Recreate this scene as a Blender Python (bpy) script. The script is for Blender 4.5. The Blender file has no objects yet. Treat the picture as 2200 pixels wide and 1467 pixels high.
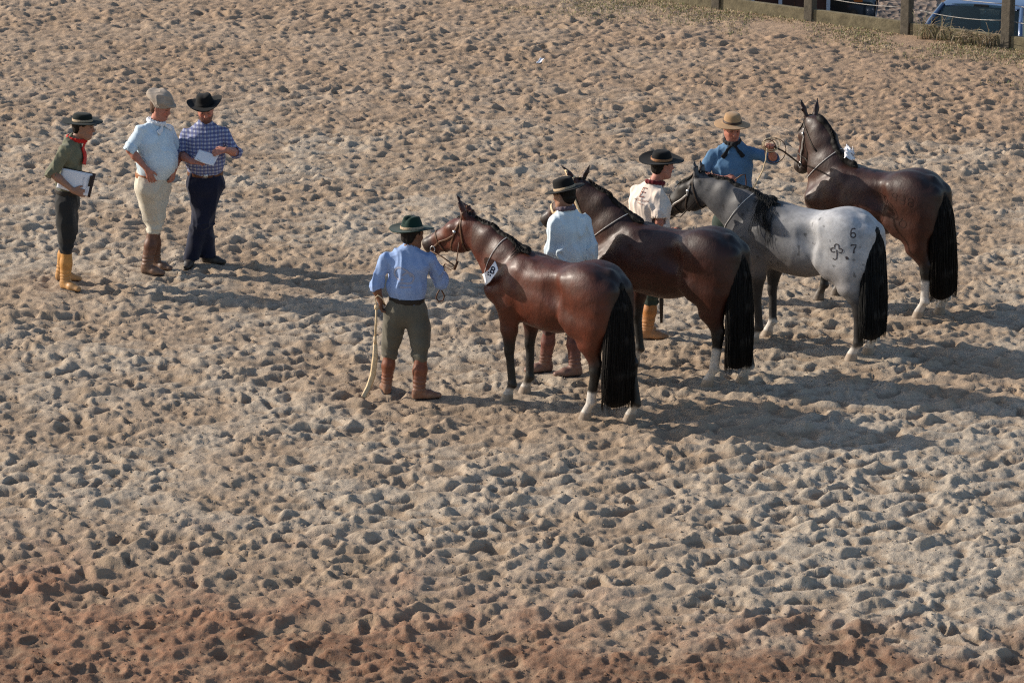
import bpy, bmesh, math, random
import numpy as np
from math import sin, cos, tan, radians, pi, atan2, sqrt
from mathutils import Vector, Matrix
from mathutils.bvhtree import BVHTree

random.seed(7)
RNG = np.random.default_rng(11)
S = bpy.context.scene
COL = S.collection

# ---------------------------------------------------------------- camera
PITCH = radians(15.5)
FPX = 7511.0                     # focal length in pixels of the 2200 px wide photograph
CAM_H = 32.1 * sin(PITCH)
cam = bpy.data.objects.new('camera', bpy.data.cameras.new('camera'))
COL.objects.link(cam)
cam.location = (0, 0, CAM_H)
cam.rotation_euler = (pi / 2 - PITCH, 0, 0)
cam.data.sensor_width = 36.0
cam.data.lens = FPX / 2200 * 36.0
cam.data.clip_start = 0.5
cam.data.clip_end = 1500
cam.data.dof.use_dof = True
cam.data.dof.focus_distance = 32.5
cam.data.dof.aperture_fstop = 9.0
S.camera = cam

# ---------------------------------------------------------------- daylight
SUN_EL = radians(25.0)
SUN_AZ = radians(17.0)           # behind the left edge, measured from -X towards +Y
w = bpy.data.worlds.new('World'); S.world = w; w.use_nodes = True
nt = w.node_tree; nt.nodes.clear()
sky = nt.nodes.new('ShaderNodeTexSky'); sky.sky_type = 'NISHITA'; sky.sun_disc = False
sky.sun_elevation = SUN_EL
sky.sun_rotation = atan2(-cos(SUN_AZ), sin(SUN_AZ))
bg = nt.nodes.new('ShaderNodeBackground'); bg.inputs[1].default_value = 0.125
wo = nt.nodes.new('ShaderNodeOutputWorld')
nt.links.new(sky.outputs[0], bg.inputs[0]); nt.links.new(bg.outputs[0], wo.inputs[0])
sun = bpy.data.objects.new('sun', bpy.data.lights.new('sun', 'SUN'))
COL.objects.link(sun)
sun.data.energy = 5.0
sun.data.angle = radians(0.55)
sun.data.color = (1.0, 0.90, 0.775)
LDIR = Vector((cos(SUN_EL) * cos(SUN_AZ), -cos(SUN_EL) * sin(SUN_AZ), -sin(SUN_EL)))
sun.rotation_euler = LDIR.to_track_quat('-Z', 'Y').to_euler()
sun.location = (-20, 40, 15)
S.view_settings.view_transform = 'Standard'
S.view_settings.look = 'None'
S.view_settings.exposure = 0.22
S.view_settings.gamma = 1.0
S.view_settings.use_curve_mapping = False
S.cycles.use_denoising = False
S.cycles.filter_width = 1.2
S.cycles.use_adaptive_sampling = False
S.cycles.caustics_reflective = False
S.cycles.caustics_refractive = False
S.cycles.sample_clamp_indirect = 3.0
S.cycles.max_bounces = 6
S.cycles.diffuse_bounces = 3

# ---------------------------------------------------------------- measuring helpers
def _ray(u, v):
    x = u - 1100.0; z = -(v - 733.5)
    return np.array([x, FPX * cos(PITCH) + z * sin(PITCH), -FPX * sin(PITCH) + z * cos(PITCH)])
def at(u, v, Y):
    """point of the photograph (u, v) at distance Y"""
    d = _ray(u, v); t = Y / d[1]
    return np.array([0, 0, CAM_H]) + t * d
def gnd(u, v, z=0.0):
    d = _ray(u, v); t = (z - CAM_H) / d[2]
    return np.array([0, 0, CAM_H]) + t * d
def V3(*a): return np.array(a, dtype=float)
def nrm(v):
    v = np.asarray(v, float); return v / (np.linalg.norm(v) + 1e-12)
def lerp(a, b, t): return a + (b - a) * t
def sstep(a, b, x):
    t = np.clip((x - a) / (b - a), 0, 1); return t * t * (3 - 2 * t)

# ---------------------------------------------------------------- noise on points
_TAB = RNG.random(4096).astype(np.float32)
def vnoise(P, seed=0):
    P = np.asarray(P, np.float32)
    i = np.floor(P).astype(np.int64); f = P - i; f = f * f * (3 - 2 * f)
    def hsh(x, y, z): return _TAB[(x * 73856093 ^ y * 19349663 ^ z * 83492791 ^ seed * 2654435) & 4095]
    r = 0
    for dx in (0, 1):
        for dy in (0, 1):
            for dz in (0, 1):
                wgt = (f[:, 0] if dx else 1 - f[:, 0]) * (f[:, 1] if dy else 1 - f[:, 1]) * (f[:, 2] if dz else 1 - f[:, 2])
                r = r + wgt * hsh(i[:, 0] + dx, i[:, 1] + dy, i[:, 2] + dz)
    return r * 2 - 1

# ---------------------------------------------------------------- smooth solids
class Solid:
    """rounded primitives merged into one smooth surface"""
    def __init__(s, h): s.h = h; s.ops = []
    def ell(s, c, r, k=.04, axes=None, neg=False):
        s.ops.append(('e', V3(*c), V3(*r), k, axes, neg)); return s
    def seg(s, a, b, ra, rb, side=(0, 1, 0), k=.03, neg=False, flat=False):
        if np.isscalar(ra): ra = (ra, ra)
        if np.isscalar(rb): rb = (rb, rb)
        s.ops.append(('s', V3(*a), V3(*b), ra, rb, V3(*side), k, neg, flat)); return s
    def cut(s, p, n, k=.005):        # keep the side the normal points away from
        s.ops.append(('c', V3(*p), nrm(n), k)); return s
    def mesh(s):
        lo = V3(9, 9, 9); hi = -lo
        for o in s.ops:
            if o[0] == 'e' and not o[5]:
                r = max(o[2]); lo = np.minimum(lo, o[1] - (o[2] if o[4] is None else r)); hi = np.maximum(hi, o[1] + (o[2] if o[4] is None else r))
            if o[0] == 's' and not o[7]:
                r = max(max(o[3]), max(o[4]))
                lo = np.minimum(lo, np.minimum(o[1], o[2]) - r); hi = np.maximum(hi, np.maximum(o[1], o[2]) + r)
        h = s.h; lo = lo - 4 * h; hi = hi + 4 * h
        n = np.ceil((hi - lo) / h).astype(int) + 1
        X = (lo[0] + h * np.arange(n[0])).astype(np.float32); Y = (lo[1] + h * np.arange(n[1])).astype(np.float32); Z = (lo[2] + h * np.arange(n[2])).astype(np.float32)
        D = np.full(n, 0.3, np.float32)
        def rng(l, u):
            a = np.maximum(np.floor((l - lo) / h).astype(int), 0); b = np.minimum(np.ceil((u - lo) / h).astype(int) + 1, n)
            return slice(a[0], b[0]), slice(a[1], b[1]), slice(a[2], b[2])
        for o in s.ops:
            if o[0] == 'e':
                _, c, r, k, axes, neg = o
                m = k * 1.3 + 3 * h; R = r if axes is None else V3(max(r), max(r), max(r))
                sl = rng(c - R - m, c + R + m)
                x = X[sl[0]][:, None, None] - c[0]; y = Y[sl[1]][None, :, None] - c[1]; z = Z[sl[2]][None, None, :] - c[2]
                if axes is not None:
                    A = np.asarray(axes)
                    x, y, z = (A[0][0] * x + A[0][1] * y + A[0][2] * z, A[1][0] * x + A[1][1] * y + A[1][2] * z, A[2][0] * x + A[2][1] * y + A[2][2] * z)
                k0 = np.sqrt((x / r[0]) ** 2 + (y / r[1]) ** 2 + (z / r[2]) ** 2)
                k1 = np.sqrt((x / r[0] ** 2) ** 2 + (y / r[1] ** 2) ** 2 + (z / r[2] ** 2) ** 2) + 1e-6
                d = k0 * (k0 - 1) / k1
            elif o[0] == 's':
                _, a, b, ra, rb, side, k, neg, flat = o
                m = k * 1.3 + 3 * h; R = max(max(ra), max(rb))
                sl = rng(np.minimum(a, b) - R - m, np.maximum(a, b) + R + m)
                ax = b - a; L = np.linalg.norm(ax); ax = ax / L
                sd = side - ax * np.dot(side, ax)
                if np.linalg.norm(sd) < 1e-3: sd = V3(1, 0, 0) - ax * ax[0]
                sd = nrm(sd); up = np.cross(ax, sd)
                x = X[sl[0]][:, None, None] - a[0]; y = Y[sl[1]][None, :, None] - a[1]; z = Z[sl[2]][None, None, :] - a[2]
                q = ax[0] * x + ax[1] * y + ax[2] * z; p1 = sd[0] * x + sd[1] * y + sd[2] * z; p2 = up[0] * x + up[1] * y + up[2] * z
                t = np.clip(q / L, 0, 1); W = ra[0] + (rb[0] - ra[0]) * t; Hh = ra[1] + (rb[1] - ra[1]) * t; M = np.minimum(W, Hh)
                e = q - t * L
                if flat: e = e * 0
                k0 = np.sqrt((p1 / W) ** 2 + (p2 / Hh) ** 2 + (e / M) ** 2)
                k1 = np.sqrt((p1 / W ** 2) ** 2 + (p2 / Hh ** 2) ** 2 + (e / M ** 2) ** 2) + 1e-6
                d = k0 * (k0 - 1) / k1
                if flat: d = np.maximum(d, np.maximum(-q, q - L))
            else:
                _, p, nn, k = o
                d = ((X[:, None, None] - p[0]) * nn[0] + (Y[None, :, None] - p[1]) * nn[1] + (Z[None, None, :] - p[2]) * nn[2])
                hh = np.maximum(k - np.abs(D - d), 0) / k
                D = (np.maximum(D, d) + hh * hh * k * .25).astype(np.float32); continue
            A = D[sl]
            if neg:
                d = -d; hh = np.maximum(k - np.abs(A - d), 0) / k
                D[sl] = np.maximum(A, d) + hh * hh * k * .25
            else:
                hh = np.maximum(k - np.abs(A - d), 0) / k
                D[sl] = np.minimum(A, d) - hh * hh * k * .25
        return nets(D, lo, h)

def nets(D, lo, h):
    s = D < 0
    nx, ny, nz = D.shape
    def sub(A, i, j, k): return A[i:nx - 1 + i, j:ny - 1 + j, k:nz - 1 + k]
    cnt = np.zeros((nx - 1, ny - 1, nz - 1), np.int8)
    cor = [(i, j, k) for i in (0, 1) for j in (0, 1) for k in (0, 1)]
    for c in cor: cnt += sub(s, *c)
    act = (cnt > 0) & (cnt < 8)
    I, J, K = np.nonzero(act); N = len(I)
    idx = np.full(act.shape, -1, np.int32); idx[I, J, K] = np.arange(N)
    acc = np.zeros((N, 3)); num = np.zeros(N)
    for a in cor:
        for ax in range(3):
            if a[ax]: continue
            b = list(a); b[ax] = 1
            da = D[I + a[0], J + a[1], K + a[2]]; db = D[I + b[0], J + b[1], K + b[2]]
            cr = (da < 0) != (db < 0)
            t = np.where(cr, da / np.where(da == db, 1, da - db), 0)
            for q in range(3):
                acc[:, q] += cr * (a[q] + (t if q == ax else 0))
            num += cr
    V = np.asarray(lo) + h * (np.stack([I, J, K], 1) + acc / num[:, None])
    F = []
    for ax in range(3):
        sl0 = [slice(None)] * 3; sl1 = [slice(None)] * 3
        sl0[ax] = slice(0, -1); sl1[ax] = slice(1, None)
        df = s[tuple(sl0)] != s[tuple(sl1)]
        P = np.argwhere(df); o1, o2 = [(1, 2), (2, 0), (0, 1)][ax]
        P = P[(P[:, o1] > 0) & (P[:, o2] > 0) & (P[:, o1] < D.shape[o1] - 1) & (P[:, o2] < D.shape[o2] - 1)]
        def c(d1, d2):
            Q = P.copy(); Q[:, o1] -= d1; Q[:, o2] -= d2
            return idx[Q[:, 0], Q[:, 1], Q[:, 2]]
        q = np.stack([c(1, 1), c(0, 1), c(0, 0), c(1, 0)], 1)
        fl = ~s[P[:, 0], P[:, 1], P[:, 2]]
        q[fl] = q[fl][:, ::-1]
        F.append(q)
    F = np.concatenate(F)
    F = F[(F >= 0).all(1)]
    return V, F

def vnormals(Vv, F):
    a, b, c, d = (Vv[F[:, i]] for i in range(4))
    n = np.cross(c - a, d - b); N = np.zeros_like(Vv)
    for i in range(4):
        for q in range(3): N[:, q] += np.bincount(F[:, i], n[:, q], len(Vv))
    return N / (np.linalg.norm(N, axis=1)[:, None] + 1e-12)

def relax(V, F, it=2, lam=.5):
    for _ in range(it):
        acc = np.zeros_like(V); cnt = np.zeros(len(V))
        for a, b in ((0, 1), (1, 2), (2, 3), (3, 0)):
            for i, j in ((a, b), (b, a)):
                for q in range(3): acc[:, q] += np.bincount(F[:, i], V[F[:, j], q], len(V))
                cnt += np.bincount(F[:, i], minlength=len(V))
        V = V + lam * (acc / np.maximum(cnt, 1)[:, None] - V)
    return V

def make(name, Vv, F, mat, parent=None, colr=None, smooth=True):
    me = bpy.data.meshes.new(name)
    Vv = np.asarray(Vv, np.float32)
    if isinstance(F, np.ndarray):
        m = F.shape[1]
        me.vertices.add(len(Vv)); me.vertices.foreach_set('co', Vv.ravel())
        me.loops.add(F.size); me.loops.foreach_set('vertex_index', F.astype(np.int32).ravel())
        me.polygons.add(len(F)); me.polygons.foreach_set('loop_start', np.arange(0, F.size, m, dtype=np.int32))
        me.polygons.foreach_set('loop_total', np.full(len(F), m, np.int32))
        me.update(calc_edges=True)
    else:
        me.from_pydata([tuple(map(float, v)) for v in Vv], [], F)
    me.polygons.foreach_set('use_smooth', [smooth] * len(me.polygons))
    if colr is not None:
        at_ = me.color_attributes.new('Col', 'FLOAT_COLOR', 'POINT')
        cc = np.ones((len(Vv), 4), np.float32); cc[:, :3] = colr
        at_.data.foreach_set('color', cc.ravel())
    for m_ in (mat if isinstance(mat, (list, tuple)) else [mat]): me.materials.append(m_)
    o = bpy.data.objects.new(name, me); COL.objects.link(o)
    if parent: o.parent = parent
    return o

def thing(name, label, cat, loc=(0, 0, 0), rz=0.0, group=None):
    o = bpy.data.objects.new(name, None); COL.objects.link(o)
    o.empty_display_size = .1
    o.location = tuple(map(float, loc)); o.rotation_euler = (0, 0, rz)
    o['label'] = label; o['category'] = cat
    if group: o['group'] = group
    return o
def tag(o, label, cat, group=None):
    o['label'] = label; o['category'] = cat
    if group: o['group'] = group
    return o

# tubes, ribbons and boxes collected into one mesh
class MB:
    def __init__(s): s.v = []; s.f = []
    def tube(s, pts, r, n=6, flat=1.0, upv=None, taper=None):
        pts = [np.asarray(p, float) for p in pts]; b = len(s.v); m = len(pts)
        pn = None
        for i, p in enumerate(pts):
            t = nrm(pts[min(i + 1, m - 1)] - pts[max(i - 1, 0)])
            u = V3(*upv[i]) if upv is not None else (pn if pn is not None else (V3(0, 0, 1) if abs(t[2]) < .9 else V3(1, 0, 0)))
            u = nrm(u - t * np.dot(u, t)); pn = u; q = np.cross(t, u)
            rr = (r[i] if hasattr(r, '__len__') else r) * (taper(i / (m - 1)) if taper else 1)
            for k in range(n):
                a = 2 * pi * k / n
                s.v.append(p + q * cos(a) * rr + u * sin(a) * rr * flat)
        for i in range(m - 1):
            for k in range(n):
                k2 = (k + 1) % n
                s.f.append((b + i * n + k, b + i * n + k2, b + (i + 1) * n + k2, b + (i + 1) * n + k))
        s.f.append(tuple(b + k for k in range(n))[::-1]); s.f.append(tuple(b + (m - 1) * n + k for k in range(n)))
        return s
    def box(s, c, d, rz=0.0, M=None):
        b = len(s.v)
        for x in (-.5, .5):
            for y in (-.5, .5):
                for z in (-.5, .5):
                    p = V3(x * d[0], y * d[1], z * d[2])
                    if M is not None: p = M @ p
                    p = V3(p[0] * cos(rz) - p[1] * sin(rz), p[0] * sin(rz) + p[1] * cos(rz), p[2])
                    s.v.append(p + np.asarray(c, float))
        for f in ((0, 1, 3, 2), (4, 6, 7, 5), (0, 4, 5, 1), (2, 3, 7, 6), (0, 2, 6, 4), (1, 5, 7, 3)):
            s.f.append(tuple(b + i for i in f))
        return s
    def build(s, name, mat, parent=None, smooth=True, bevel=0.0):
        o = make(name, s.v, s.f, mat, parent, smooth=smooth)
        if bevel:
            bm = bmesh.new(); bm.from_mesh(o.data)
            bmesh.ops.bevel(bm, geom=bm.edges[:], offset=bevel, segments=2, profile=.6, affect='EDGES')
            bm.to_mesh(o.data); bm.free()
        return o

# ---------------------------------------------------------------- materials
def principled(name):
    m = bpy.data.materials.new(name); m.use_nodes = True
    n = m.node_tree.nodes; n.clear()
    b = n.new('ShaderNodeBsdfPrincipled'); o = n.new('ShaderNodeOutputMaterial')
    m.node_tree.links.new(b.outputs[0], o.inputs[0])
    return m, m.node_tree, b
def node(t, ty, **kw):
    n = t.nodes.new(ty)
    for k, v in kw.items():
        if k in n.inputs: n.inputs[k].default_value = v
        else: setattr(n, k, v)
    return n
def mixc(t, fac, a, b, mode='MIX'):
    m = t.nodes.new('ShaderNodeMix'); m.data_type = 'RGBA'; m.blend_type = mode
    for sock, val in ((m.inputs[0], fac), (m.inputs[6], a), (m.inputs[7], b)):
        if hasattr(val, 'links'): t.links.new(val, sock)
        elif hasattr(val, '__len__'): sock.default_value = (*val, 1)
        else: sock.default_value = val
    return m.outputs[2]
def ramp(t, fac, stops):
    r = t.nodes.new('ShaderNodeValToRGB'); el = r.color_ramp.elements
    while len(el) < len(stops): el.new(.5)
    for e, (p, c) in zip(el, stops):
        e.position = p; e.color = (*c, 1) if hasattr(c, '__len__') else (c, c, c, 1)
    t.links.new(fac, r.inputs[0]); return r.outputs[0]
def noise(t, vec, scale, detail=4, rough=.55):
    n = node(t, 'ShaderNodeTexNoise', Scale=scale, Detail=detail, Roughness=rough)
    if vec is not None: t.links.new(vec, n.inputs['Vector'])
    return n.outputs[0]
def bump(t, b, h, strength=.3, dist=.01):
    n = node(t, 'ShaderNodeBump', Strength=strength, Distance=dist)
    t.links.new(h, n.inputs['Height']); t.links.new(n.outputs[0], b.inputs['Normal'])

def simple(name, col, rough=.7, var=.25, scale=20, bmp=.15, spec=.3, metal=0, bd=.004, dust=0.0):
    m, t, b = principled(name)
    tc = node(t, 'ShaderNodeTexCoord').outputs['Object']
    n = noise(t, tc, scale, 5, .6)
    dark = tuple(c * (1 - var) for c in col); lite = tuple(min(1, c * (1 + var)) for c in col)
    cc = ramp(t, n, [(.3, dark), (.7, lite)])
    if dust:
        sp = node(t, 'ShaderNodeSeparateXYZ'); t.links.new(tc, sp.inputs[0])
        mr = node(t, 'ShaderNodeMapRange'); mr.inputs['From Min'].default_value = .24; mr.inputs['From Max'].default_value = .0; mr.inputs['To Max'].default_value = dust
        t.links.new(sp.outputs[2], mr.inputs[0])
        mm = node(t, 'ShaderNodeMath', operation='MULTIPLY'); t.links.new(mr.outputs[0], mm.inputs[0]); t.links.new(ramp(t, noise(t, tc, 30, 4), [(.3, .35), (.6, 1.0)]), mm.inputs[1])
        cc = mixc(t, mm.outputs[0], cc, (.34, .27, .20))
    t.links.new(cc, b.inputs['Base Color'])
    b.inputs['Roughness'].default_value = rough; b.inputs['Specular IOR Level'].default_value = spec
    b.inputs['Metallic'].default_value = metal
    if bmp: bump(t, b, noise(t, tc, scale * 4, 3), bmp, bd)
    return m
def cloth(name, col, var=.12, sheen=.25, weave=900):
    m, t, b = principled(name)
    tc = node(t, 'ShaderNodeTexCoord').outputs['Object']
    n = noise(t, tc, 7, 5, .6)
    t.links.new(ramp(t, n, [(.3, tuple(c * (1 - var) for c in col)), (.7, tuple(min(1, c * (1 + var)) for c in col))]), b.inputs['Base Color'])
    b.inputs['Roughness'].default_value = .85; b.inputs['Specular IOR Level'].default_value = .2
    b.inputs['Sheen Weight'].default_value = sheen * .5; b.inputs['Sheen Roughness'].default_value = .5
    bump(t, b, noise(t, tc, 26, 3, .5), .10, .006)
    return m
def vertexmat(name, rough=.5, spec=.4, var=.2, scale=30, bmp=.1, coat=0.0, sheen=0.0, stretch=None):
    m, t, b = principled(name)
    a = node(t, 'ShaderNodeAttribute', attribute_name='Col')
    tc = node(t, 'ShaderNodeTexCoord').outputs['Object']
    n = noise(t, tc, scale, 5, .6)
    f = ramp(t, n, [(.3, 1 - var), (.72, 1 + 0 * var)])
    t.links.new(mixc(t, 1.0, a.outputs['Color'], f, 'MULTIPLY'), b.inputs['Base Color'])
    b.inputs['Roughness'].default_value = rough; b.inputs['Specular IOR Level'].default_value = spec
    b.inputs['Coat Weight'].default_value = coat; b.inputs['Coat Roughness'].default_value = .3
    b.inputs['Sheen Weight'].default_value = sheen
    vec = tc
    if stretch:
        mp = node(t, 'ShaderNodeMapping'); mp.inputs['Scale'].default_value = stretch
        t.links.new(tc, mp.inputs[0]); vec = mp.outputs[0]
    if bmp: bump(t, b, noise(t, vec, scale * 3, 4, .7), bmp, .006)
    return m

M_COAT = vertexmat('horse_coat', rough=.52, spec=.38, var=.45, scale=14, bmp=.6, coat=.12, stretch=(1, 1, .5))
M_GREY = vertexmat('roan_coat', rough=.55, spec=.35, var=.18, scale=40, bmp=.2, stretch=(.35, 1, 1))
M_SKIN = vertexmat('skin', rough=.55, spec=.35, var=.18, scale=25, bmp=.12)
def hairmat(name, col):
    m, t, b = principled(name)
    tc = node(t, 'ShaderNodeTexCoord').outputs['Object']
    mp = node(t, 'ShaderNodeMapping'); mp.inputs['Scale'].default_value = (60, 60, 4); t.links.new(tc, mp.inputs[0])
    n = noise(t, mp.outputs[0], 1.0, 4, .6)
    t.links.new(ramp(t, n, [(.3, tuple(c * .5 for c in col)), (.7, tuple(c * 1.7 for c in col))]), b.inputs['Base Color'])
    b.inputs['Roughness'].default_value = .62; b.inputs['Specular IOR Level'].default_value = .16
    bump(t, b, n, .5, .006)
    return m
M_TAIL = hairmat('black_horse_hair', (.0075, .006, .0052))
M_TAILG = hairmat('grey_black_horse_hair', (.010, .010, .010))
M_HAIR = hairmat('dark_hair', (.012, .009, .007))
M_EYE = simple('dark_eye', (.01, .008, .006), rough=.12, var=.1, bmp=0, spec=.6)
M_STRAP = simple('brown_leather_strap', (.10, .045, .022), rough=.5, var=.4, scale=60)
M_STRAPL = simple('rawhide_strap', (.62, .47, .29), rough=.6, var=.25, scale=60)
M_STRAPS = simple('silver_mounted_strap', (.42, .40, .38), rough=.35, var=.5, scale=120, metal=.5)
M_DSTRAP = simple('dark_leather_strap', (.03, .02, .015), rough=.5, var=.4, scale=60)
M_CORD = simple('white_cord', (.80, .78, .74), rough=.8, var=.15, scale=80)
M_PAPER = simple('white_paper', (.80, .80, .83), rough=.75, var=.03, scale=15, bmp=.05)
M_INK = simple('black_ink', (.015, .015, .03), rough=.7, var=.1, bmp=0)
M_METAL = simple('steel_fitting', (.55, .55, .55), rough=.35, metal=.9, bmp=0)

# ---------------------------------------------------------------- the arena sand
GX0, GX1, GY0, GY1, GR = -10.6, 10.6, 20.2, 51.8, .0115
FEET = []                                  # (x, y, radius) where somebody stands
FENCE_A = V3(2.87, 48.29, 0); FENCE_D = nrm(V3(1.207, -.987, 0)); FENCE_N = V3(-FENCE_D[1], FENCE_D[0], 0)   # points away from the arena
def fence_sd(x, y): return (x - FENCE_A[0]) * FENCE_N[0] + (y - FENCE_A[1]) * FENCE_N[1]

def build_heightmap():
    nx = int((GX1 - GX0) / GR); ny = int((GY1 - GY0) / GR)
    rg = np.random.default_rng(5)
    fx = np.fft.rfftfreq(nx, GR)[None, :]; fy = np.fft.fftfreq(ny, GR)[:, None]
    def band(f0, bw, ax=1.0, ay=1.0, rot=0.0):
        a = fx * cos(rot) + fy * sin(rot); b = -fx * sin(rot) + fy * cos(rot)
        f = np.sqrt((a * ax) ** 2 + (b * ay) ** 2) + 1e-6
        wgt = np.exp(-(np.log(f / f0) / bw) ** 2)
        ph = np.fft.rfft2(rg.standard_normal((ny, nx)).astype(np.float32))
        r = np.fft.irfft2(ph * wgt, s=(ny, nx)); return (r / r.std()).astype(np.float32)
    xs = GX0 + GR * np.arange(nx); ys = GY0 + GR * np.arange(ny)
    Xg = xs[None, :]; Yg = ys[:, None]
    Hm = .009 * band(.9, .5) + .0088 * band(1.9, .4, 1.0, .45, radians(22)) + .0068 * band(3.4, .4) + .0066 * band(5.6, .4)
    # long drag ridges in the front right
    rd = sstep(29.5, 28, Yg) * sstep(22.0, 24, Yg) * sstep(-3.5, 1.0, Xg)
    Hm += rd * .010 * band(1.6, .35, 1.0, .33, radians(38))
    # hoof prints
    pit = np.zeros((ny, nx), np.float32)
    N = 6800
    px = rg.uniform(GX0 + .3, GX1 - .3, N); py = rg.uniform(GY0 + .3, GY1 - .3, N)
    for i in range(N):
        R = .040 + .052 * rg.random() ** 1.3; dep = rg.uniform(.008, .036) * (R / .058); pw = rg.uniform(2.2, 4.5); an = rg.normal() * .8; ec = rg.uniform(.5, .95)
        ww = int(R * 2.3 / GR) + 1
        cx = int((px[i] - GX0) / GR); cy = int((py[i] - GY0) / GR)
        a0, a1, b0, b1 = max(cx - ww, 0), min(cx + ww, nx), max(cy - ww, 0), min(cy + ww, ny)
        gx = (np.arange(a0, a1) - cx)[None, :] * GR; gy = (np.arange(b0, b1) - cy)[:, None] * GR
        u = (gx * cos(an) + gy * sin(an)) / R; v_ = (-gx * sin(an) + gy * cos(an)) / (R * ec)
        th = np.arctan2(v_, u)
        rr = np.sqrt(u * u + v_ * v_) * (1 + .18 * np.sin(2 * th + an) + .12 * np.sin(3 * th + an * 5))
        pit[b0:b1, a0:a1] += -dep * np.exp(-rr ** pw) + dep * .34 * np.exp(-((rr - 1.35) / .33) ** 2) * (1 + .5 * np.cos(th - an * 3))
    pit = np.maximum(pit, -.075) * sstep(-1.2, -2.4, fence_sd(Xg, Yg)).astype(np.float32)
    tr = .76 + .30 * sstep(-.9, .6, band(.33, .5))      # some places are trodden flatter
    Hm = (Hm + pit) * tr
    # break up the round outlines
    wx = .016 * band(3.2, .4); wy = .016 * band(3.2, .4)
    jj = np.clip(np.arange(ny)[:, None] + np.rint(wy / GR).astype(int), 0, ny - 1); ii = np.clip(np.arange(nx)[None, :] + np.rint(wx / GR).astype(int), 0, nx - 1)
    Hm = Hm[jj, ii]
    b1_ = band(9.5, .4); b2_ = band(17, .35); b3_ = band(32, .3)
    cl = sstep(-.3, 1.2, band(1.2, .5))
    cr_ = np.clip(.45 + .55 * cl, 0, 1)
    Hm += (.0026 + .0030 * cl) * b1_ + cr_ * (.0028 * b2_ + .0024 * np.abs(b3_)) + .0012 * b3_
    Hm *= .98
    Hm *= .35 + .65 * sstep(-.2, -1.6, fence_sd(Xg, Yg))
    Hm += .012 * sstep(-1.4, -.1, fence_sd(Xg, Yg))
    for (fx_, fy_, R) in FEET:
        a0 = int((fx_ - R * 2.2 - GX0) / GR); a1 = int((fx_ + R * 2.2 - GX0) / GR)
        b0 = int((fy_ - R * 2.2 - GY0) / GR); b1 = int((fy_ + R * 2.2 - GY0) / GR)
        gx = xs[a0:a1][None, :] - fx_; gy = ys[b0:b1][:, None] - fy_
        rr = np.sqrt(gx * gx + gy * gy) / R
        m = 1 - sstep(.7, 1.6, rr)
        Hm[b0:b1, a0:a1] = Hm[b0:b1, a0:a1] * (1 - m) + m * (.25 * Hm[b0:b1, a0:a1] + .004)
    return Hm

def hsample(Hm, x, y):
    ny, nx = Hm.shape
    u = np.clip((x - GX0) / GR, 0, nx - 1.001); v = np.clip((y - GY0) / GR, 0, ny - 1.001)
    i = u.astype(int); j = v.astype(int); fu = u - i; fv = v - j
    r = Hm[j, i] * (1 - fu) * (1 - fv) + Hm[j, i + 1] * fu * (1 - fv) + Hm[j + 1, i] * (1 - fu) * fv + Hm[j + 1, i + 1] * fu * fv
    ed = sstep(0, 1.0, np.minimum.reduce([x - GX0, GX1 - x, y - GY0, GY1 - y]))
    return r * ed

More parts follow.
